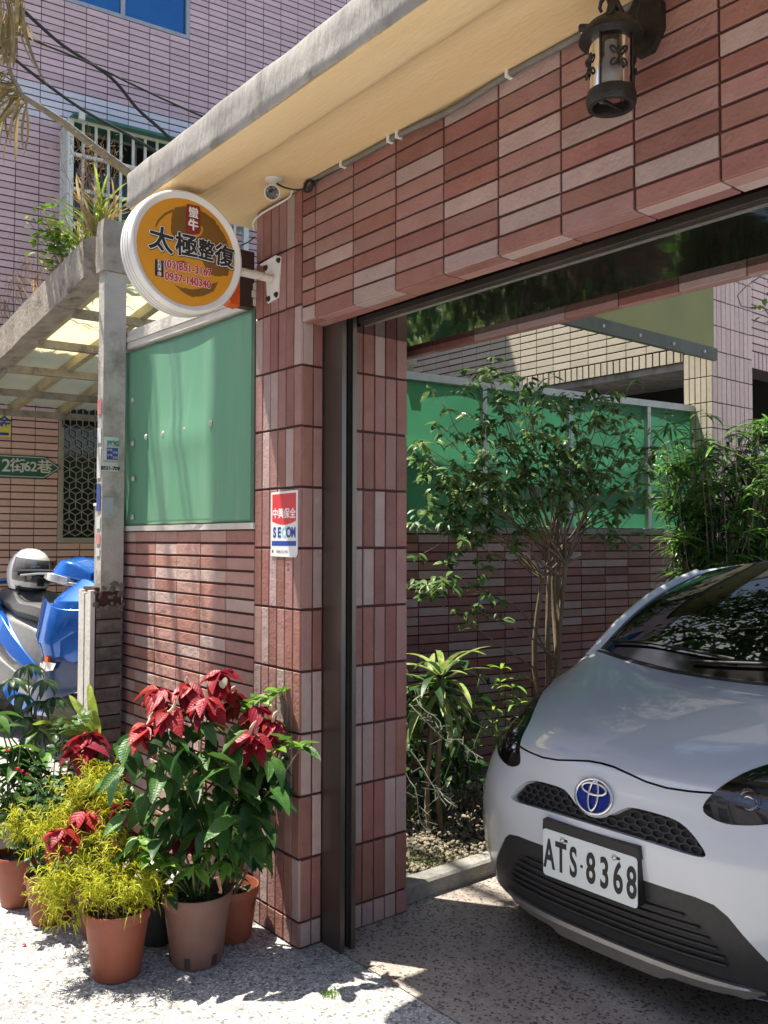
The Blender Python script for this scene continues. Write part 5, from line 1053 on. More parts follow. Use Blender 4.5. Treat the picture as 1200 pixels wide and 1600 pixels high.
sbody('seat', [(-.17, [(.06, .66), (.10, .70), (.085, .765), (.03, .785)]), (-.32, [(.13, .70), (.165, .735), (.14, .795), (.05, .81)]), (-.50, [(.15, .715), (.175, .75), (.15, .805), (.05, .815)]), (-.60, [(.15, .74), (.175, .79), (.15, .865), (.05, .88)]), (-.78, [(.13, .76), (.16, .81), (.13, .88), (.05, .895)]), (-.92, [(.08, .80), (.11, .83), (.09, .87), (.03, .88)])], SEATM, 45)
mb = MB(); mb.tube([(-.70, -.19, .79), (-.90, -.19, .86), (-1.04, -.13, .91), (-1.08, 0, .925), (-1.04, .13, .91), (-.90, .19, .86), (-.70, .19, .79)], .02, 10, 0, True, SMX); mb.build('grab_rail', SBL, scn, 60)
mb = MB(); mb.tube([(-.55, -.20, .24), (-.70, -.22, .26), (-.80, -.225, .29), (-1.10, -.22, .38), (-1.2, -.215, .41), (-1.21, -.215, .412)], [.03, .04, .075, .08, .065, .03], 18, 0, True, SMX @ Matrix.Translation((0, .0, 0))); mb.build('muffler', SGR, scn, 40)
mb = MB(); mb.box((-1.16, -.05, .62), (-1.02, .05, .70), 0, SMX); mb.build('tail_light', OR, scn)
hm = thing('helmet', 'white open-face helmet with smoked visor resting on the scooter seat', 'helmet', SMX @ Vector((-.66, -.02, .89)))
HMX = SMX @ Matrix.Translation((-.68, -.03, .885)) @ Matrix.Rotation(R(8), 4, 'Y')
mb = MB(); n = 28; secs = []
for i in range(15):
    a = i/14*math.pi*.5; 
prof = [(.112, .0), (.126, .03), (.136, .075), (.138, .12), (.130, .165), (.108, .21), (.075, .243), (.04, .258), (.0001, .262)]
hv = []; hf = []
for r_, z_ in prof:
    for j in range(n):
        t_ = 2*math.pi*j/n; c_, s_ = math.cos(t_), math.sin(t_); hv.append((r_*1.12*c_, r_*.96*s_, z_+(.055 if c_ > .45 and z_ < .02 else 0)))
for i in range(len(prof)-1):
    for j in range(n): hf.append((i*n+j, i*n+(j+1) % n, (i+1)*n+(j+1) % n, (i+1)*n+j))
mb.add(hv, hf, 0, HMX); mb.build('shell', mat('helmet_white', (.70, .70, .71), None, 9, .2, coat=.8), hm, 60)
mb = MB(); vv = []; ff = []
for i in range(9):
    z_ = .03+.145*i/8
    for j in range(17):
        t_ = R(-68+136*j/16); r_ = .146+.012*math.sin(math.pi*(1-i/8)); vv.append((r_*1.12*math.cos(t_), r_*.98*math.sin(t_), z_+.035))
for i in range(8):
    for j in range(16): ff.append((i*17+j, i*17+j+1, (i+1)*17+j+1, (i+1)*17+j))
mb.add(vv, ff, 0, HMX); mb.build('visor', pane('visor_smoke', (.25, .25, .27), .06), hm, 60)
mb = MB(); mb.lathe([(.100, .006), (.105, .05), (.09, .12), (.0001, .15)], 20, 0, HMX); mb.build('lining', SDG, hm, 60)
mb = MB(); mb.tube([(.09, -.10, .03), (.12, -.10, -.03), (.10, -.08, -.09)], .008, 6, 0, True, HMX); mb.build('strap', BLACK, hm, 60)
mb = MB(); mb.box((.17, -.02, .05), (.185, .02, .085), 0, HMX); mb.build('visor_latch', BLACK, hm)
# ------------------------------------------------------------------ plants
LF = dict
def leafmat(name, c1, c2, rough=.42, tr=.32, rnd=.25, hue=.012, vein=0): return mat(name, c1, c2, 25, rough, .25, 60, rnd=rnd, hue=hue, transl=tr, spec=.4, vein=vein)
L_GREEN = leafmat('leaf_green', (.045, .115, .022), (.065, .15, .032)); L_VEIN = leafmat('leaf_green_veined', (.05, .13, .026), (.075, .17, .036), .4, .32, .3, .014, 300); L_DARK = leafmat('leaf_dark_green', (.022, .065, .018), (.035, .09, .026)); L_BRIGHT = leafmat('leaf_bright_green', (.115, .25, .028), (.16, .31, .045))
L_RED = leafmat('leaf_crimson', (.27, .012, .022), (.36, .022, .03), .45, .3, .3, .012, 260); L_RED2 = leafmat('leaf_dark_red', (.14, .008, .02), (.20, .014, .026), .45, .3, .25, .012, 260)
L_YEL = leafmat('leaf_yellow_green', (.40, .42, .022), (.52, .52, .04), .5, .45, .25, .02); L_LIME = leafmat('leaf_lime', (.26, .38, .04), (.33, .46, .07), .4, .4, .15); L_GARD = leafmat('leaf_glossy', (.13, .225, .075), (.19, .29, .11), .25, .42, .3)
L_VAR = leafmat('leaf_variegated', (.12, .22, .035), (.40, .46, .16), .4, .3, .2); L_BAM = leafmat('leaf_slender', (.10, .235, .035), (.15, .31, .055), .3, .45, .35); L_WHITE = leafmat('bract_cream', (.62, .60, .45), (.70, .68, .52), .5, .3, .1)
BARK = mat('bark_grey_brown', (.16, .115, .075), (.26, .20, .14), 18, .85, .6, 60, stretch=(1, 1, .3)); STEM = mat('stem_green', (.07, .12, .03), (.10, .15, .045), 20, .6); STEMR = mat('stem_red_brown', (.13, .06, .035), None, 20, .6)
TERRA = mat('terracotta_plastic', (.25, .062, .03), (.30, .082, .042), 8, .55, .1, 80, rnd=.08, c3=(.22, .10, .065), c3s=5, c3t=.66); TERRA_G = mat('terracotta_dusty', (.17, .085, .062), (.215, .115, .088), 8, .65, .15, 80, c3=(.34, .25, .20), c3s=5, c3t=.62); POT_D = mat('pot_dark', (.03, .028, .028), None, 8, .6)
def leaf(L, W, m, droop=.25, fold=.18, n=6, tip=1.0, base=.75, wav=0, stalk=.0):
    mb = MB(); v = []; f = []
    for i in range(n+1):
        t_ = i/n; w = W*.5*(math.sin(math.pi*min(1, t_**base*.98+.01))**tip if 0 < i < n else .04); x = L*(stalk+t_*(1-stalk)); ang = droop*t_
        xx = L*(math.sin(ang)/droop if abs(droop) > 1e-3 else t_); zz = -L*((1-math.cos(ang))/droop if abs(droop) > 1e-3 else 0)
        wz = wav*W*math.sin(t_*19)
        v += [(xx, w, zz+w*fold*2+wz), (xx, 0, zz), (xx, -w, zz+w*fold*2-wz)]
    for i in range(n): a = 3*i; f += [(a, a+1, a+4, a+3), (a+1, a+2, a+5, a+4)]
    mb.add(v, f); me = mb.mesh('leaf', m, 180); return (v, f, me, m)
class Bag:
    def __init__(s): s.L = []
    def add(s, lf, p, d, roll=0, sc=1): s.L.append((lf, rmat(p, d, (0, 0, 1), roll, sc)))
    def done(s, parent, limit=300, name='leaf'):
        s.L.sort(key=lambda q: (q[1].translation-CAM).dot(AF)/max(.1, q[1].to_scale().x)); mb = MB(); mats = []
        for k, (lf, M) in enumerate(s.L):
            if k < limit: put(bpy.data.objects.new(name, lf[2]), parent, M)
            else:
                if lf[3] not in mats: mats.append(lf[3])
                mb.add(lf[0], lf[1], mats.index(lf[3]), M)
        if mb.v: o = mb.build('foliage', mats, parent, 180); o['kind'] = 'stuff'
def rv(g, s=1): return Vector((g.gauss(0, s), g.gauss(0, s), g.gauss(0, s)))
def curve(p, q, sag, g, n=7, wob=.012):
    p, q = Vector(p), Vector(q); o = []; w1, w2 = rv(g, wob), rv(g, wob)
    for i in range(n):
        t_ = i/(n-1); o.append(p+(q-p)*t_+Vector((0, 0, sag*math.sin(math.pi*t_)))+w1*math.sin(math.pi*t_)+w2*math.sin(2*math.pi*t_))
    return o
def pot(parent, c, r, h, m, slots=False, soil=True):
    M = Matrix.Translation((c[0], c[1], .002)); mb = MB()
    mb.lathe([(.0001, .0), (r*.70, .0), (r*.72, .006), (r*.74, h*.06), (r*.93, h*.80), (r*.94, h*.83), (r*.99, h*.84), (r, h*.86), (r*1.0, h*.985), (r*.99, h), (r*.955, h), (r*.94, h*.97), (r*.90, h*.82), (r*.88, h*.78)], 40, 0, M); p = mb.build('pot', m, parent, 35)
    if slots:
        for k in range(6):
            a = R(60*k+12); e = Vector((math.cos(a), math.sin(a), 0)); mb = MB(); mb.bar(Vector((c[0], c[1], .012))+e*r*.742, Vector((c[0], c[1], .05))+e*r*.765, .022, .004, 0, tuple(e)); mb.build('drain_slot', POT_D, p)
    mb = MB(); n = 26; g = random.Random(int(c[0]*1000)); vv = [(c[0], c[1], h*.87)]
    for ring in (1, 2, 3):
        for j in range(n): a = 2*math.pi*j/n; rr = r*.91*ring/3; vv.append((c[0]+rr*math.cos(a), c[1]+rr*math.sin(a), h*.855+g.uniform(-.006, .010)-(.004 if ring == 3 else 0)))
    ff = [(0, 1+j, 1+(j+1) % n) for j in range(n)]
    for ring in (0, 1): ff += [(1+ring*n+j, 1+(ring+1)*n+j, 1+(ring+1)*n+(j+1) % n, 1+ring*n+(j+1) % n) for j in range(n)]
    mb.add(vv, ff); mb.build('soil', SOIL, p)
    mb = MB()
    for k in range(46):
        a, rr = g.uniform(0, 6.28), r*.85*math.sqrt(g.random()); s_ = g.uniform(.003, .007); mb.add(ico, icf, 0, Matrix.Translation((c[0]+rr*math.cos(a), c[1]+rr*math.sin(a), h*.865)) @ Matrix.Diagonal((s_, s_*.8, s_*.6, 1)))
    o = mb.build('perlite_crumbs', PEBBLE, p); o['kind'] = 'stuff'
    return p
RL = [leaf(.105, .062, L_RED, .55, .22, 7, 1.0, .72), leaf(.085, .048, L_RED, .35, .2, 6, 1.0, .72), leaf(.10, .058, L_RED2, .6, .2, 6, 1.0, .72)]
GL = [leaf(.135, .062, L_VEIN, .5, .2, 9, .95, .74, .03), leaf(.115, .050, L_VEIN, .25, .26, 8, .95, .74, .03), leaf(.13, .058, L_VEIN, .95, .12, 9, .9, .70, .05), leaf(.118, .052, L_DARK, .55, .18, 7, .95, .74, .02)]
BL_ = [leaf(.075, .034, L_BRIGHT, .3, .22, 6, .95, .75), leaf(.06, .03, L_BRIGHT, .2, .2, 5, .95, .75)]
def cluster(bag, p, g, leaves, n, spread=.9, tilt=-.35, sc=1.0, face=None):
    for k in range(n):
        a = 2*math.pi*k/n+g.uniform(-.3, .3); d = Vector((math.cos(a), math.sin(a), tilt+g.uniform(-.35, .35)))
        if face is not None: d = d+face*.4
        bag.add(g.choice(leaves), Vector(p)+rv(g, .006), d, g.gauss(0, .25), sc*g.uniform(.75, 1.12))
VIEW = Vector((CAM.x+.2, CAM.y+.4, 0)).normalized()
# --- crimson-topped plant in the dusty pot
g = random.Random(21)
A = thing('crimson_leaf_plant', 'tall potted plant with crimson top leaves over big green leaves in a dusty pot', 'potted plant', (-.175, -.33, 0), 'potted plants by the gate pillar')
pot(A, (-.175, -.33), .128, .255, TERRA_G, True)
bag = Bag(); root = Vector((-.175, -.33, .21)); stems = MB(); spikes = MB(); SPK = mat('flower_spike_pale', (.55, .42, .30), (.62, .50, .36), 40, .7)
tops = [(248,1078,3.36),(292,1072,3.34),(343,1052,3.38),(322,1092,3.26),(262,1112,3.24),(228,1135,3.22),(402,1108,3.36),(425,1128,3.34),(392,1148,3.26),(360,1085,3.45)]
for x, y, d in tops:
    tp = at(x, y, d); c_ = curve(root+rv(g, .02), tp, .05, g, 8, .02); stems.tube(c_, [.005-.0004*i for i in range(8)], 6)
    cluster(bag, tp, g, RL[:2]+[RL[0]], 8, 1, -.45, 1.0); cluster(bag, tp-Vector((0, 0, .035)), g, RL, 6, 1, -.9, .92)
    for k in range(10):
        t_ = g.uniform(.42, .92); q = c_[int(t_*7)]; a = g.uniform(0, 6.28); bag.add(g.choice(GL), q, Vector((math.cos(a), math.sin(a), g.uniform(-.8, .05)))+VIEW*.35, g.gauss(0, .3), g.uniform(.7, 1.15))
    if g.random() < .65: spikes.tube(curve(tp, tp+Vector((g.uniform(.0, .03), g.uniform(-.01, .02), g.uniform(.03, .055))), 0, g, 5, .004), [.004, .0065, .007, .006, .002], 8)
for k in range(150):                                       # body of big green leaves on the street side
    x, y = g.uniform(185, 430), 1140+200*g.random()**1.1; d = g.uniform(3.12, 3.42); p = at(x, y, d); a = g.uniform(-1.7, 1.7); side = Vector((VIEW.x*math.cos(a)-VIEW.y*math.sin(a), VIEW.x*math.sin(a)+VIEW.y*math.cos(a), g.uniform(-1.0, .0)))
    bag.add(g.choice(GL), p, side, g.gauss(0, .3), g.uniform(.75, 1.2))
for k in range(46):
    x, y = g.uniform(205, 400), g.uniform(1320, 1415); p = at(x, y, g.uniform(3.2, 3.5)); bag.add(g.choice(GL), p, (g.gauss(0, 1), g.gauss(0, 1), g.uniform(-.9, .0)), g.gauss(0, .3), g.uniform(.6, .95))
for (x, y) in ((232,1335),(262,1345),(325,1330),(350,1350),(300,1355),(215,1310)):
    p = at(x, y, 3.08+g.uniform(0, .12)); stems.tube(curve(root, p, .03, g, 6), .003, 6); cluster(bag, p, g, BL_, 9, 1, -.25, 1.05)
for x, y in ((190,1300),(215,1345),(200,1325),(285,1310),(305,1300),(190,1255)): cluster(bag, at(x, y, 3.3), g, [RL[2]], 6, 1, -.6, .95)
stems.build('stem', STEM, A, 60); spikes.build('flower_spike', SPK, A, 60); bag.done(A, 290)
# --- shrub with pale bracts behind it, next to the pillar
Bp = thing('pale_bract_shrub', 'potted leafy shrub with a few cream bracts squeezed against the gate pillar', 'potted plant', (-.27, -.155, 0), 'potted plants by the gate pillar')
pot(Bp, (-.265, -.135), .105, .20, TERRA); bag = Bag(); root = Vector((-.265, -.135, .16)); stems = MB()
for x, y, d in ((470,1168,3.22),(435,1082,3.42),(405,1090,3.40),(425,1190,3.32),(400,1210,3.36),(440,1140,3.4),(395,1250,3.34),(380,1100,3.44),(415,1235,3.35),(430,1165,3.3)):
    tp = at(x, y, d); c_ = curve(root+rv(g, .015), tp, .02, g, 8, .025); stems.tube(c_, [.006-.0005*i for i in range(8)], 6); cluster(bag, tp, g, BL_ if y < 1200 else GL[1:], 9, 1, .1, .95)
    for k in range(6): q = c_[g.randint(4, 7)]; a = g.uniform(0, 6.28); bag.add(g.choice(GL[1:]+BL_), q, (math.cos(a), math.sin(a), g.uniform(-.6, .4)), g.gauss(0, .3), g.uniform(.6, .95))
stems.build('stem', BARK, Bp, 60)
WB = leaf(.034, .030, L_WHITE, .3, .1, 6, .7, .8)
for x, y in ((424,1186),(418,1183),(352,1058),(348,1062)): bag.add(WB, at(x, y, 3.27 if x > 400 else 3.33), VIEW*.3+Vector((0, 0, -1)), g.uniform(0, 1), 1)
bag.done(Bp, 200)
# --- feathery yellow plant
Yp = thing('feathery_yellow_plant', 'potted feathery yellow-green plant in an orange terracotta pot at the kerbside', 'potted plant', (-.262, -.60, 0), 'potted plants by the gate pillar')
pot(Yp, (-.262, -.60), .115, .235, TERRA); root = Vector((-.262, -.60, .19)); stems = MB(); fr_ = MB(); tl = []
blobs = [(150,1395,3.08,.085),(105,1400,3.12,.07),(200,1385,3.12,.07),(120,1345,3.2,.075),(185,1335,3.2,.075),(225,1385,3.1,.05),(150,1300,3.3,.07),(115,1255,3.38,.06),(160,1240,3.4,.06),(75,1300,3.35,.05),(170,1270,3.36,.06),(90,1385,3.1,.05),(40,1290,3.5,.05),(150,1225,3.42,.05)]
for x, y, d, r_ in blobs:
    c = at(x, y, d); stems.tube(curve(root, c, .02, g, 7, .02), [.0035-.0003*i for i in range(7)], 5)
    for k in range(36):
        p = c+rv(g, r_*.5); dr = (rv(g, .8)+Vector((0, 0, .45))); dr.normalize(); tl.append((p, dr))
for p, dr in tl:
    q = p; 
    for s_ in range(13):
        sd_ = rv(g, 1); sd_ = (sd_-dr*sd_.dot(dr)).normalized(); l = g.uniform(.02, .048); d2 = (sd_+dr*.6).normalized(); w = d2.cross(rv(g, 1)).normalized()*.0017; b = p+dr*(.006*s_); e1 = b+d2*l*.55+Vector((0, 0, .001)); e2 = b+d2*l+Vector((0, 0, -l*.35))
        fr_.add([b-w, b+w, e1+w*1.2, e1-w*1.2, e2], [(0, 1, 2, 3), (3, 2, 4)])
    fr_.tube([p, p+dr*.08], .0008, 3)
o = fr_.build('feathery_foliage', L_YEL, Yp, 180); o['kind'] = 'stuff'; stems.build('stem', STEMR, Yp, 60)
# --- second crimson plant behind the feathery one
Cp = thing('low_crimson_plant', 'smaller potted plant with three crimson leaf heads behind the feathery yellow plant', 'potted plant', (-.66, -.53, 0), 'potted plants by the gate pillar')
pot(Cp, (-.60, -.51), .105, .20, TERRA); bag = Bag(); root = Vector((-.60, -.51, .16)); stems = MB()
for x, y, d, n in ((138,1148,3.55,10),(98,1298,3.2,9),(135,1268,3.3,7),(130,1165,3.5,8)):
    tp = at(x, y, d); c_ = curve(root, tp, .03, g, 8, .02); stems.tube(c_, .0035, 6); cluster(bag, tp, g, RL, n, 1, -.35, 1.12); cluster(bag, tp-Vector((0, 0, .03)), g, RL, 6, 1, -.9, 1.0)
    for k in range(9): q = c_[g.randint(3, 6)]; a = g.uniform(0, 6.28); bag.add(g.choice(GL), q, (math.cos(a), math.sin(a), g.uniform(-.6, .1)), g.gauss(0, .3), g.uniform(.6, .95))
stems.build('stem', STEM, Cp, 60); bag.done(Cp)
# --- rose bush
Rp = thing('rose_bush', 'potted rose bush with small dark leaves and tiny red flowers', 'potted plant', (-.87, -.63, 0), 'potted plants by the gate pillar')
pot(Rp, (-.865, -.625), .105, .19, TERRA); bag = Bag(); root = Vector((-.865, -.625, .15)); stems = MB(); RS_ = leaf(.042, .028, L_GREEN, .25, .15, 4, .8, .8); RS2 = leaf(.040, .027, L_DARK, .25, .15, 4, .8, .8)
for k in range(52):
    tp = at(g.uniform(-10, 190), g.uniform(1130, 1330), g.uniform(3.45, 3.95)); c_ = curve(root, tp, .03, g, 8, .02); stems.tube(c_, [.0035-.0003*i for i in range(8)], 5)
    for s_ in range(3):
        q = c_[g.randint(3, 7)]; dr = (rv(g, 1)+Vector((0, 0, .3))).normalized(); sd_ = dr.cross(Vector((0, 0, 1))).normalized()
        for m_ in range(2):
            for sg_ in (-1, 1): bag.add(g.choice((RS_, RS2)), q+dr*(.02+.022*m_), sd_*sg_+dr*.4, g.gauss(0, .3), g.uniform(.8, 1.1))
        bag.add(RS_, q+dr*.065, dr, 0, 1)
stems.build('stem', STEM, Rp, 60); PET = leaf(.016, .016, leafmat('rose_petal', (.42, .006, .03), (.5, .012, .04)), -.5, .1, 4, .6, .8)
for x, y in ((26,1203),(42,1211),(34,1207),(12,1175)):
    p = at(x, y, 3.5)
    for k in range(9): a = k*2.4; bag.add(PET, p, (math.cos(a), math.sin(a), .4+.1*k/2), 0, 1-.05*k)
bag.done(Rp, 300)
# --- plant with broad leaves at the edge, tall palmate plant, bird's nest fern
Ep = thing('broad_leaf_plant', 'potted plant with drooping broad leaves standing farthest from the gate pillar', 'potted plant', (-1.13, -.66, 0), 'potted plants by the gate pillar')
pot(Ep, (-1.12, -.665), .11, .21, TERRA); bag = Bag(); root = Vector((-1.12, -.665, .17)); stems = MB(); bl2 = leaf(.15, .055, L_BRIGHT, .7, .2, 8, .9, .75); bl3 = leaf(.15, .055, L_GREEN, .8, .2, 8, .9, .75)
for k in range(30):
    tp = at(g.uniform(-50, 120), g.uniform(1110, 1300), g.uniform(3.75, 4.05)); c_ = curve(root, tp, .05, g, 7, .02); stems.tube(c_, .0035, 5)
    for m_ in range(6): bag.add(g.choice((bl2, bl3, bl3)), c_[g.randint(4, 6)], (g.gauss(0, 1), g.gauss(0, 1), g.uniform(-.6, .5)), g.gauss(0, .3), g.uniform(.6, 1))
stems.build('stem', STEM, Ep, 60); bag.done(Ep)
Pp = thing('palmate_leaf_plant', 'slender plant with drooping finger-like dark leaves in front of the scooter', 'potted plant', (-1.35, -.5, 0), 'potted plants by the gate pillar')
pot(Pp, (-1.40, -.50), .105, .20, TERRA); bag = Bag(); root = Vector((-1.40, -.50, .16)); stems = MB(); pal = leaf(.135, .034, L_DARK, .9, .15, 8, .8, .8)
for x, y, d in ((100,1130,4.1),(120,1150,4.0),(15,1110,4.2),(45,1038,4.25),(70,1062,4.2),(30,1085,4.2),(62,1095,4.15),(40,1120,4.1),(20,1060,4.3),(85,1090,4.2),(55,1140,4.1)):
    tp = at(x, y, d); c_ = curve(root, tp, .08, g, 8, .02); stems.tube(c_, .0035, 5); b0 = g.uniform(0, 6)
    for k in range(8): a = b0+k*.78; bag.add(pal, tp, (math.cos(a), math.sin(a), -.25+g.uniform(-.15, .15)), g.gauss(0, .1), g.uniform(.75, 1.05))
stems.build('stem', STEM, Pp, 60); bag.done(Pp)
Np = thing('birds_nest_fern', 'lime green fern with wavy strap leaves at the foot of the old post', 'potted plant', (-1.25, -.27, 0), 'potted plants by the gate pillar')
pot(Np, (-1.23, -.29), .10, .19, TERRA); bag = Bag(); root = Vector((-1.23, -.29, .62)); blade = leaf(.40, .062, L_LIME, .55, .22, 14, .55, .9, .10)
mb = MB(); mb.tube(curve((-1.23, -.29, .16), root, 0, g, 5), [.02, .018, .016, .018, .012], 8); mb.build('stem', STEMR, Np, 60)
for k, (x, y) in enumerate(((136,1070),(112,1085),(95,1100),(150,1110),(80,1120),(125,1130),(104,1140),(60,1105))):
    e = at(x, y, 4.15-.03*k); dd = e-root; bag.add(blade, root, dd, g.uniform(-1.2, 1.2), max(.5, dd.length/.37))
bag.done(Np)
Dp = thing('spare_pot_plant', 'low dark-leaved plant in a small black pot between the front pots', 'potted plant', (-.38, -.42, 0), 'potted plants by the gate pillar')
pot(Dp, (-.415, -.375), .085, .16, POT_D); bag = Bag()
for k in range(34): bag.add(g.choice(GL), Vector((-.415, -.375, .2))+rv(g, .05)+Vector((0, 0, g.uniform(0, .3))), (g.gauss(0, 1), g.gauss(0, 1), g.uniform(-.5, .4)), g.gauss(0, .3), g.uniform(.6, 1))
mb = MB(); mb.tube(curve((-.415, -.375, .13), (-.40, -.36, .5), 0, g), .004, 6); mb.build('stem', STEM, Dp, 60); bag.done(Dp)
# --- fallen petals on the street
for k, (x, y) in enumerate(((35,1475),(608,1529))):
    p = atZ(x, y, .006); lf = leaf(.022, .014, leafmat('fallen_petal', (.55, .03, .07), (.6, .05, .09)) if k == 0 else leafmat('fallen_petal_pale', (.55, .22, .18), (.6, .28, .22)), .3, .1, 4); o = put(bpy.data.objects.new('fallen_petal', lf[2]), None, rmat(p, (1, .4, .1))); tag(o, 'single pink petal lying on the pale street before the pots' if k == 0 else 'single dull red petal lying on the driveway edge beside the shutter guide', 'petal')
mb = MB()
for k in range(160):
    p = atZ(515+g.gauss(0, 7), 1553+g.gauss(0, 4), .003); d = Vector((g.gauss(0, .5), g.gauss(0, .5), 1)).normalized(); s_ = d.orthogonal().normalized()*.002; l = g.uniform(.004, .012); mb.add([p-s_, p+s_, p+d*l], [(0, 1, 2)])
tag(mb.build('ground_weed', L_BRIGHT), 'tiny tuft of green weed growing from the street surface', 'weed')
# ------------------------------------------------------------------ garden plants
S_ = thing('garden_shrub', 'loose many-stemmed shrub with small glossy leaves before the green fence', 'shrub', (-.72, 2.22, 0))
g = random.Random(5); bag = Bag(); base = Vector((-.70, 2.3, .05)); tw = MB(); trunk = MB()
SL = [leaf(.078, .034, L_GARD, .45, .2, 5, .9, .78), leaf(.060, .026, L_GARD, .3, .2, 5, .9, .78), leaf(.066, .029, L_GREEN, .4, .2, 5, .9, .78)]
forks = []
for k, (x, y, d) in enumerate(((848,905,5.35),(858,890,5.4),(872,900,5.3),(866,870,5.45),(884,880,5.25))):
    e = at(x, y, d); c_ = curve(base+rv(g, .02), e, 0, g, 9, .025); trunk.tube(c_, [.024-.0014*i for i in range(9)], 9); forks.append((e, c_))
ends = [(765,575,5.3),(735,600,5.3),(800,590,5.4),(820,610,5.3),(775,630,5.2),(850,625,5.35),(880,640,5.3),(905,625,5.3),(940,620,5.3),(960,640,5.3),(985,650,5.4),(700,640,5.2),(680,665,5.1),(655,690,5.1),(665,740,5.05),(690,750,5.0),(720,735,5.1),(740,690,5.15),(790,690,5.1),(830,680,5.15),(870,690,5.2),(910,690,5.2),(945,700,5.25),(975,720,5.3),(1000,735,5.3),(1010,700,5.4),(690,790,5.0),(720,800,5.0),(760,790,5.05),(800,760,5.1),(840,750,5.1),(880,745,5.15),(920,735,5.2),(710,830,5.0),(745,830,5.0),(670,800,5.0),(980,780,5.2),(960,840,5.2),(690,910,4.9),(665,930,4.9),(700,880,4.95),(730,770,5.05),(820,720,5.1),(855,720,5.1),(895,715,5.1),(930,760,5.15),(650,720,5.1),(770,740,5.1),(795,655,5.2),(925,660,5.25)]
for x, y, d in ends:
    e = at(x, y, d+g.uniform(-.12, .12)); f0, fc = min(forks, key=lambda q: (q[0]-e).length+g.uniform(0, .25)); st_ = f0 if y < 860 else fc[5]
    c_ = curve(st_, e, .03, g, 9, .035); tw.tube(c_, [.007-.0007*i for i in range(9)], 6)
    for k in range(9):
        q = c_[g.randint(5, 8)]; e2 = q+rv(g, .085)+Vector((0, 0, .03)); tw.tube(curve(q, e2, .01, g, 4, .006), .0016, 4); n = g.randint(4, 7)
        for m_ in range(n): a = g.uniform(0, 6.28); bag.add(g.choice(SL), e2+rv(g, .012), (math.cos(a)+VIEW.x*.55, math.sin(a)+VIEW.y*.55, g.uniform(-.85, .15)), g.gauss(0, .35), g.uniform(.7, 1.15))
    cluster(bag, e, g, SL, 8, 1, -.25, 1.1, VIEW)
trunk.build('trunk', BARK, S_, 60); tw.build('twigs', BARK, S_, 60); bag.done(S_, 300)
Bb = thing('slender_leaf_shrub', 'dense dark shrub with long slender drooping leaves behind the windscreen', 'shrub', (-.45, 3.7, 0))
bag = Bag(); BLs = [leaf(.20, .020, L_BAM, .9, .15, 6, .6, .8), leaf(.17, .018, L_BAM, .6, .15, 6, .6, .8), leaf(.18, .018, L_DARK, 1.1, .15, 6, .6, .8)]; tw = MB(); base = Vector((-.45, 3.7, .05))
for k in range(110):
    x, y = g.uniform(1025, 1290), 0; y = 655+max(0, abs(x-1130)-60)*.28+abs(g.gauss(0, 1))*80; e = at(x, y, g.uniform(5.9, 6.5)); c_ = curve(base+rv(g, .12)*Vector((1, 1, 0)).length*.5, e, .05, g, 9, .04); tw.tube(c_, [.009-.0008*i for i in range(9)], 5)
    for m_ in range(4):
        q = c_[g.randint(4, 8)]+rv(g, .03)
        for n in range(13): a = g.uniform(0, 6.28); bag.add(g.choice(BLs), q+rv(g, .02), (math.cos(a), math.sin(a), g.uniform(-.35, .7)), g.gauss(0, .3), g.uniform(.65, 1.05))
tw.build('stem', BARK, Bb, 60); bag.done(Bb, 300)
Dr = thing('variegated_dracaena', 'dracaena with cream-striped strap leaves beside the gate pillar in the garden', 'plant', (-.75, 1.35, 0))
def strap(L, W, m, droop, edge=None):
    return leaf(L, W, m, droop, .16, 10, .7, .85)
bag = Bag(); mb = MB(); DL = [strap(.36, .045, L_VAR, 1.3), strap(.30, .042, L_VAR, .8), strap(.34, .045, L_DARK, 1.5)]
for cx, cy, n in ((690, 1052, 30), (672, 1075, 16)):
    c = at(cx, cy, 4.55); mb.tube(curve((c.x, c.y, .05), c, 0, g, 6, .01), .014, 8)
    for k in range(n): a = k*2.4; up = 1.6-2.6*k/n; bag.add(g.choice(DL), c-Vector((0, 0, .004*k)), (math.cos(a), math.sin(a), up), g.gauss(0, .15), g.uniform(.75, 1.05))
mb.build('cane', BARK, Dr, 60); bag.done(Dr)
Lp = thing('lily_stem_plant', 'upright stems with arching narrow green leaves beside the car headlight', 'plant', (-.55, 1.7, 0)); bag = Bag(); mb = MB(); LLs = [leaf(.15, .020, L_BRIGHT, 1.2, .15, 8, .6, .8), leaf(.13, .020, L_LIME, .9, .15, 8, .6, .8)]
for x, y, d in ((783,1045,4.7),(800,1075,4.65),(770,1110,4.6),(812,1060,4.9)):
    e = at(x, y, d); b = Vector((e.x+.02, e.y, .05)); c_ = curve(b, e, 0, g, 10, .015); mb.tube(c_, .005, 6)
    for k in range(16): q = c_[min(9, 5+k//3)]; a = k*2.4; bag.add(g.choice(LLs), q, (math.cos(a), math.sin(a), .55), 0, g.uniform(.7, 1.05))
mb.build('stem', STEM, Lp, 60); bag.done(Lp)
pot_ = thing('garden_pot', 'dark red pot half hidden under the narrow-leaved plants beside the car', 'pot', (-.5, 1.75, .05)); pot(pot_, (-.52, 1.78), .13, .30, TERRA)
As = thing('wiry_shade_plant', 'dark wiry plant with spiky thin stems in the shade behind the gate pillar', 'plant', (-.6, 1.1, 0)); bag = Bag(); mb = MB(); dk = [leaf(.16, .05, L_DARK, .7, .2, 6, .9, .78), leaf(.13, .045, L_DARK, 1.0, .2, 6, .9, .78)]; tn = MB()
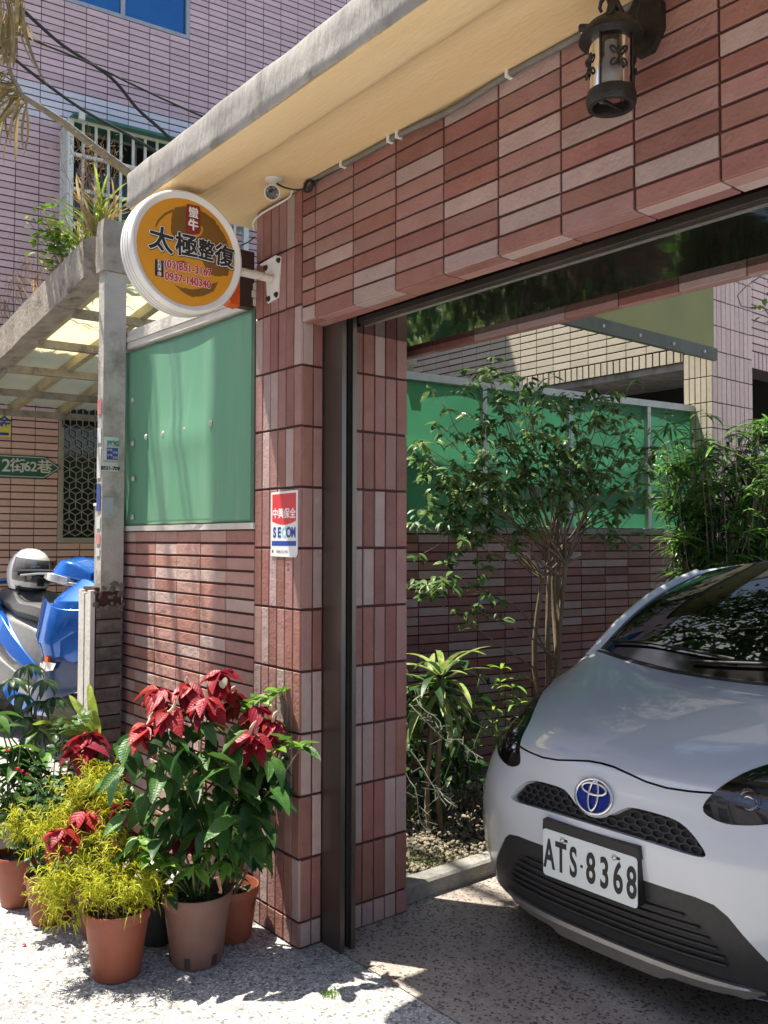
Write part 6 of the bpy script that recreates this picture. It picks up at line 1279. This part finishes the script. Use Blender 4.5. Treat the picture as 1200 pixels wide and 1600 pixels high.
for k in range(26):
    b = Vector((-.75+g.gauss(0, .10), 1.25+g.gauss(0, .22), .05)); e = b+Vector((g.gauss(0, .10), g.gauss(0, .15), g.uniform(.35, .85))); c_ = curve(b, e, 0, g, 7, .02); mb.tube(c_, .004, 5)
    for m_ in range(8): bag.add(g.choice(dk), c_[g.randint(2, 6)], (g.gauss(0, 1), g.gauss(0, 1), g.uniform(-.8, .3)), g.gauss(0, .3), g.uniform(.7, 1.1))
for x0, y0, x1, y1 in ((640,1100,700,1160),(640,1170,690,1250),(690,1140,755,1185),(640,1220,670,1300),(675,1225,715,1262),(650,1090,690,1140)):
    a, b = at(x0, y0, 4.3), at(x1, y1, 4.2); tn.tube(curve(a, b, .0, g, 6, .01), .0022, 4)
    for k in range(26): q = a+(b-a)*g.random(); e = q+rv(g, .03); tn.tube([q, e], .0009, 3)
mb.build('stem', STEM, As, 60); bag.done(As, 200); tn.build('thorny_stem', mat('stem_pale', (.20, .22, .16), None, 9, .7), As)
# ------------------------------------------------------------------ weeds on the alley roof beam
for nm, lab, spots in (('grass_weed', 'clump of tall dry and green grass on the alley roof beam beside the post', ((165,372,.38,34),(152,385,.46,40),(140,392,.34,26),(128,400,.36,18))), ('leafy_weed', 'bushy light green weed growing from the weathered alley roof beam', ()), ('dry_weed', 'sparse reddish dry grass growing at the low end of the alley roof beam', ((40,475,.30,16),(15,500,.26,14),(55,460,.22,10)))):
    W = thing(nm, lab, 'weed', at(150, 385, 4.95)); mb = MB(); bag = Bag(); GRS = [leaf(.30, .011, L_LIME, 1.2, .2, 7, .5, .9), leaf(.26, .010, leafmat('dry_grass_'+nm, (.36, .25, .12), (.45, .32, .16), .7), 1.0, .2, 7, .5, .9)]
    for x, y, L, n in spots:
        b = at(x, y, 5.0+.012*max(0, 150-x))
        for k in range(n): bag.add(GRS[1] if nm == 'dry_weed' else g.choice(GRS), b+rv(g, .03)*Vector((1, 1, .1)).x, (g.gauss(0, .45), g.gauss(0, .45), 1), g.gauss(0, .5), L/.3*g.uniform(.6, 1.1))
        for k in range(9):
            e = b+Vector((g.gauss(0, .10), g.gauss(0, .10), L*g.uniform(1.0, 1.6))); mb.tube(curve(b, e, 0, g, 6, .02), .0013, 3)
            for m_ in range(9): q = e+rv(g, .02)-Vector((0, 0, .02*m_)); mb.tube([q, q+rv(g, .015)+Vector((0, 0, -.01))], .0016, 3)
    if not spots:
        wl_ = [leaf(.062, .034, L_BRIGHT, .3, .2, 5, .9, .78), leaf(.05, .026, L_LIME, .3, .2, 5, .9, .78)]
        for x, y in ((70,340),(55,365),(85,350),(100,335),(110,370),(75,385),(95,395),(60,400),(120,395),(45,345),(105,415),(88,430),(62,325),(80,320),(95,360),(70,360),(50,385),(78,405),(100,385)):
            e = at(x, y, 5.15); b = at(100, 425, 5.2); c_ = curve(b, e, .03, g, 7, .02); mb.tube(c_, .002, 4)
            for k in range(12): bag.add(g.choice(wl_), c_[g.randint(3, 6)]+rv(g, .02), (g.gauss(0, 1), g.gauss(0, 1), g.uniform(-.4, .6)), g.gauss(0, .3), g.uniform(.6, 1.1))
    if mb.v: mb.build('stem', leafmat('dry_stalk_'+nm, (.33, .21, .12), (.42, .28, .17), .8), W)
    bag.done(W, 200)
# ------------------------------------------------------------------ dried palm frond
Pf = thing('dry_palm_frond', 'dried palm frond with a long bare stalk hanging beside the mauve building', 'palm frond', at(100, 190, 5.4)); mb = MB(); pts_ = [at(x, y, d) for x, y, d in ((230,290,5.6),(198,268,5.5),(150,232,5.4),(100,192,5.3),(60,166,5.2),(35,150,5.15),(18,118,5.1),(4,70,5.05))]
mb.tube(pts_, [.03,.029,.026,.022,.018,.015,.012,.008], 9); mb.build('stalk', mat('palm_stalk', (.20, .165, .12), (.30, .26, .20), 25, .8, .5, 80), Pf, 60)
DRYP = leafmat('dry_palm_leaflet', (.32, .24, .11), (.42, .33, .17), .7, .3, .3); bag = Bag(); pf = [leaf(.50, .026, DRYP, .7, .3, 9, .4, .9), leaf(.42, .022, DRYP, 1.2, .3, 9, .4, .9)]
for k in range(46):
    q = at(g.uniform(-25, 38), g.uniform(-70, 10), g.uniform(5.0, 5.2)); bag.add(g.choice(pf), q, (g.gauss(0, .18), g.gauss(0, .18), -1), g.gauss(0, .8), g.uniform(.7, 1.35))
for k in range(44):
    t_ = g.uniform(4.6, 6.2); i_ = int(t_); q = pts_[i_]+(pts_[i_+1]-pts_[i_])*(t_-i_); bag.add(g.choice(pf), q, -AR*g.uniform(.3, 1.2)+rv(g, .3)+Vector((0, 0, g.uniform(-1.0, .1))), g.gauss(0, .6), g.uniform(.5, .9))
mb = MB(); mb.tube([at(-60, -90, 5.1), at(0, -60, 5.1), at(45, -45, 5.15), at(70, -25, 5.2)], .012, 7); mb.build('upper_stalk', bpy.data.materials['palm_stalk'], Pf, 60)
bag.done(Pf)
# ------------------------------------------------------------------ garden tree over the parked car (only a twig of it hangs into view)
Tr = thing('garden_tree', 'leafy garden tree behind the car, one thin leafy twig hanging before the pink column', 'tree', (2.5, 5.2, 0)); tb = MB(); cr_ = MB(); g = random.Random(77); top = Vector((2.3, 4.9, 3.0))
tb.tube(curve((2.5, 5.2, 0), top, 0, g, 9, .04), [.11-.006*i for i in range(9)], 12); brs = []; far_b = []
for k in range(34):
    a = g.uniform(0, 6.28); e = Vector((.55, 2.2, 3.75))+Vector((math.cos(a)*g.uniform(.3, 1.25), math.sin(a)*g.uniform(.3, 1.9), g.uniform(.0, 1.1))); c_ = curve(top-Vector((0, 0, g.uniform(0, .6))), e, .1, g, 8, .06); tb.tube(c_, [.04-.004*i for i in range(8)], 7); brs.append(c_)
for k in range(20):  # unseen far branches, shaped for leafy windscreen reflections and shade at the kerb
    y_ = g.uniform(.3, 2.4); e = Vector((g.uniform(-.85 if y_ < 1.1 else -1.25, -.1), y_, g.uniform(3.42, 3.48+.28*y_))); c_ = curve(top, e, .15, g, 8, .06); tb.tube(c_, [.035-.004*i for i in range(8)], 7); far_b.append(c_)
tl_ = leaf(.11, .045, L_GREEN, .4, .2, 4, .9, .78); crm = [L_GREEN]
for k in range(9500):
    c_ = g.choice(brs); q = c_[g.randint(4, 7)]+rv(g, .2)*1.0; q.z = min(max(q.z, 3.42+.05*g.random()), 3.0+.95*(q.y+.48)); q.z = max(q.z, 3.3); cr_.add(tl_[0], tl_[1], 0, rmat(q, (g.gauss(0, 1), g.gauss(0, 1), g.uniform(-.6, .3)), (0, 0, 1), g.gauss(0, .4), g.uniform(.7, 1.2)))
for k in range(2500):
    q = g.choice(far_b)[g.randint(6, 7)]+rv(g, .2); q.x = max(q.x, -.95 if q.y < 1.2 else -1.3); q.z = min(max(q.z, 3.3+.08*g.random()), 3.2+.38*(q.y+.2)); cr_.add(tl_[0], tl_[1], 0, rmat(q, (g.gauss(0, 1), g.gauss(0, 1), g.uniform(-.6, .3)), (0, 0, 1), g.gauss(0, .4), g.uniform(.7, 1.2)))
tb.build('trunk', BARK, Tr, 60); o = cr_.build('crown', crm, Tr, 180); o['kind'] = 'stuff'
twg = MB(); tp_ = [at(x, y, 4.2) for x, y in ((1240,395),(1205,420),(1165,448),(1152,462),(1158,478),(1175,482),(1192,478),(1203,495))]; twg.tube(tp_, .003, 6); twg.build('twig', BARK, Tr, 60); bag = Bag(); tlf = leaf(.05, .03, L_BRIGHT, .4, .2, 5, .9, .78)
for x, y in ((1168,482),(1180,478),(1196,470),(1200,485),(1186,492),(1205,440),(1195,455),(1215,470),(1190,500)): bag.add(tlf, at(x, y, 4.2)+rv(g, .01), (g.gauss(0, 1), g.gauss(0, 1), g.uniform(-.8, .2)), g.gauss(0, .3), g.uniform(.7, 1.1))
bag.done(Tr)

# ------------------------------------------------------------------ houses across the street (behind the viewer; they close the street and show in reflections)
for k, (x0_, x1_, h_, m_, lab) in enumerate(((-13, -4.5, 7.2, MAUVE, 'mauve rendered house across the street with two rows of windows'), (-4.3, 4.0, 8.6, CREAM, 'tall cream house across the street with three rows of windows'), (4.2, 13, 6.6, PINKT, 'low pink house across the street with two rows of windows'))):
    ob = thing('street_house', lab, 'house', ((x0_+x1_)/2, -9.5, 0), 'houses across the street'); mb = MB(); mb.box((x0_, -14, 0), (x1_, -9, h_)); mb.build('wall', m_, ob)
    mb = MB(); mb.box((x0_-.15, -14.1, h_+.003), (x1_+.15, -8.85, h_+.25)); mb.build('roof', CONC, ob)
    for fl in range(int(h_//2.9)):
        for q in range(4):
            xa_ = x0_+.8+q*2.0; za_ = .9+2.8*fl; mb = MB(); mb.box((xa_, -9.06, za_), (xa_+1.3, -8.985, za_+1.4)); w_ = mb.build('window', FRAME_G, ob); mb = MB(); mb.box((xa_+.06, -8.984, za_+.06), (xa_+1.24, -8.978, za_+1.34)); mb.build('pane', GLS, w_)
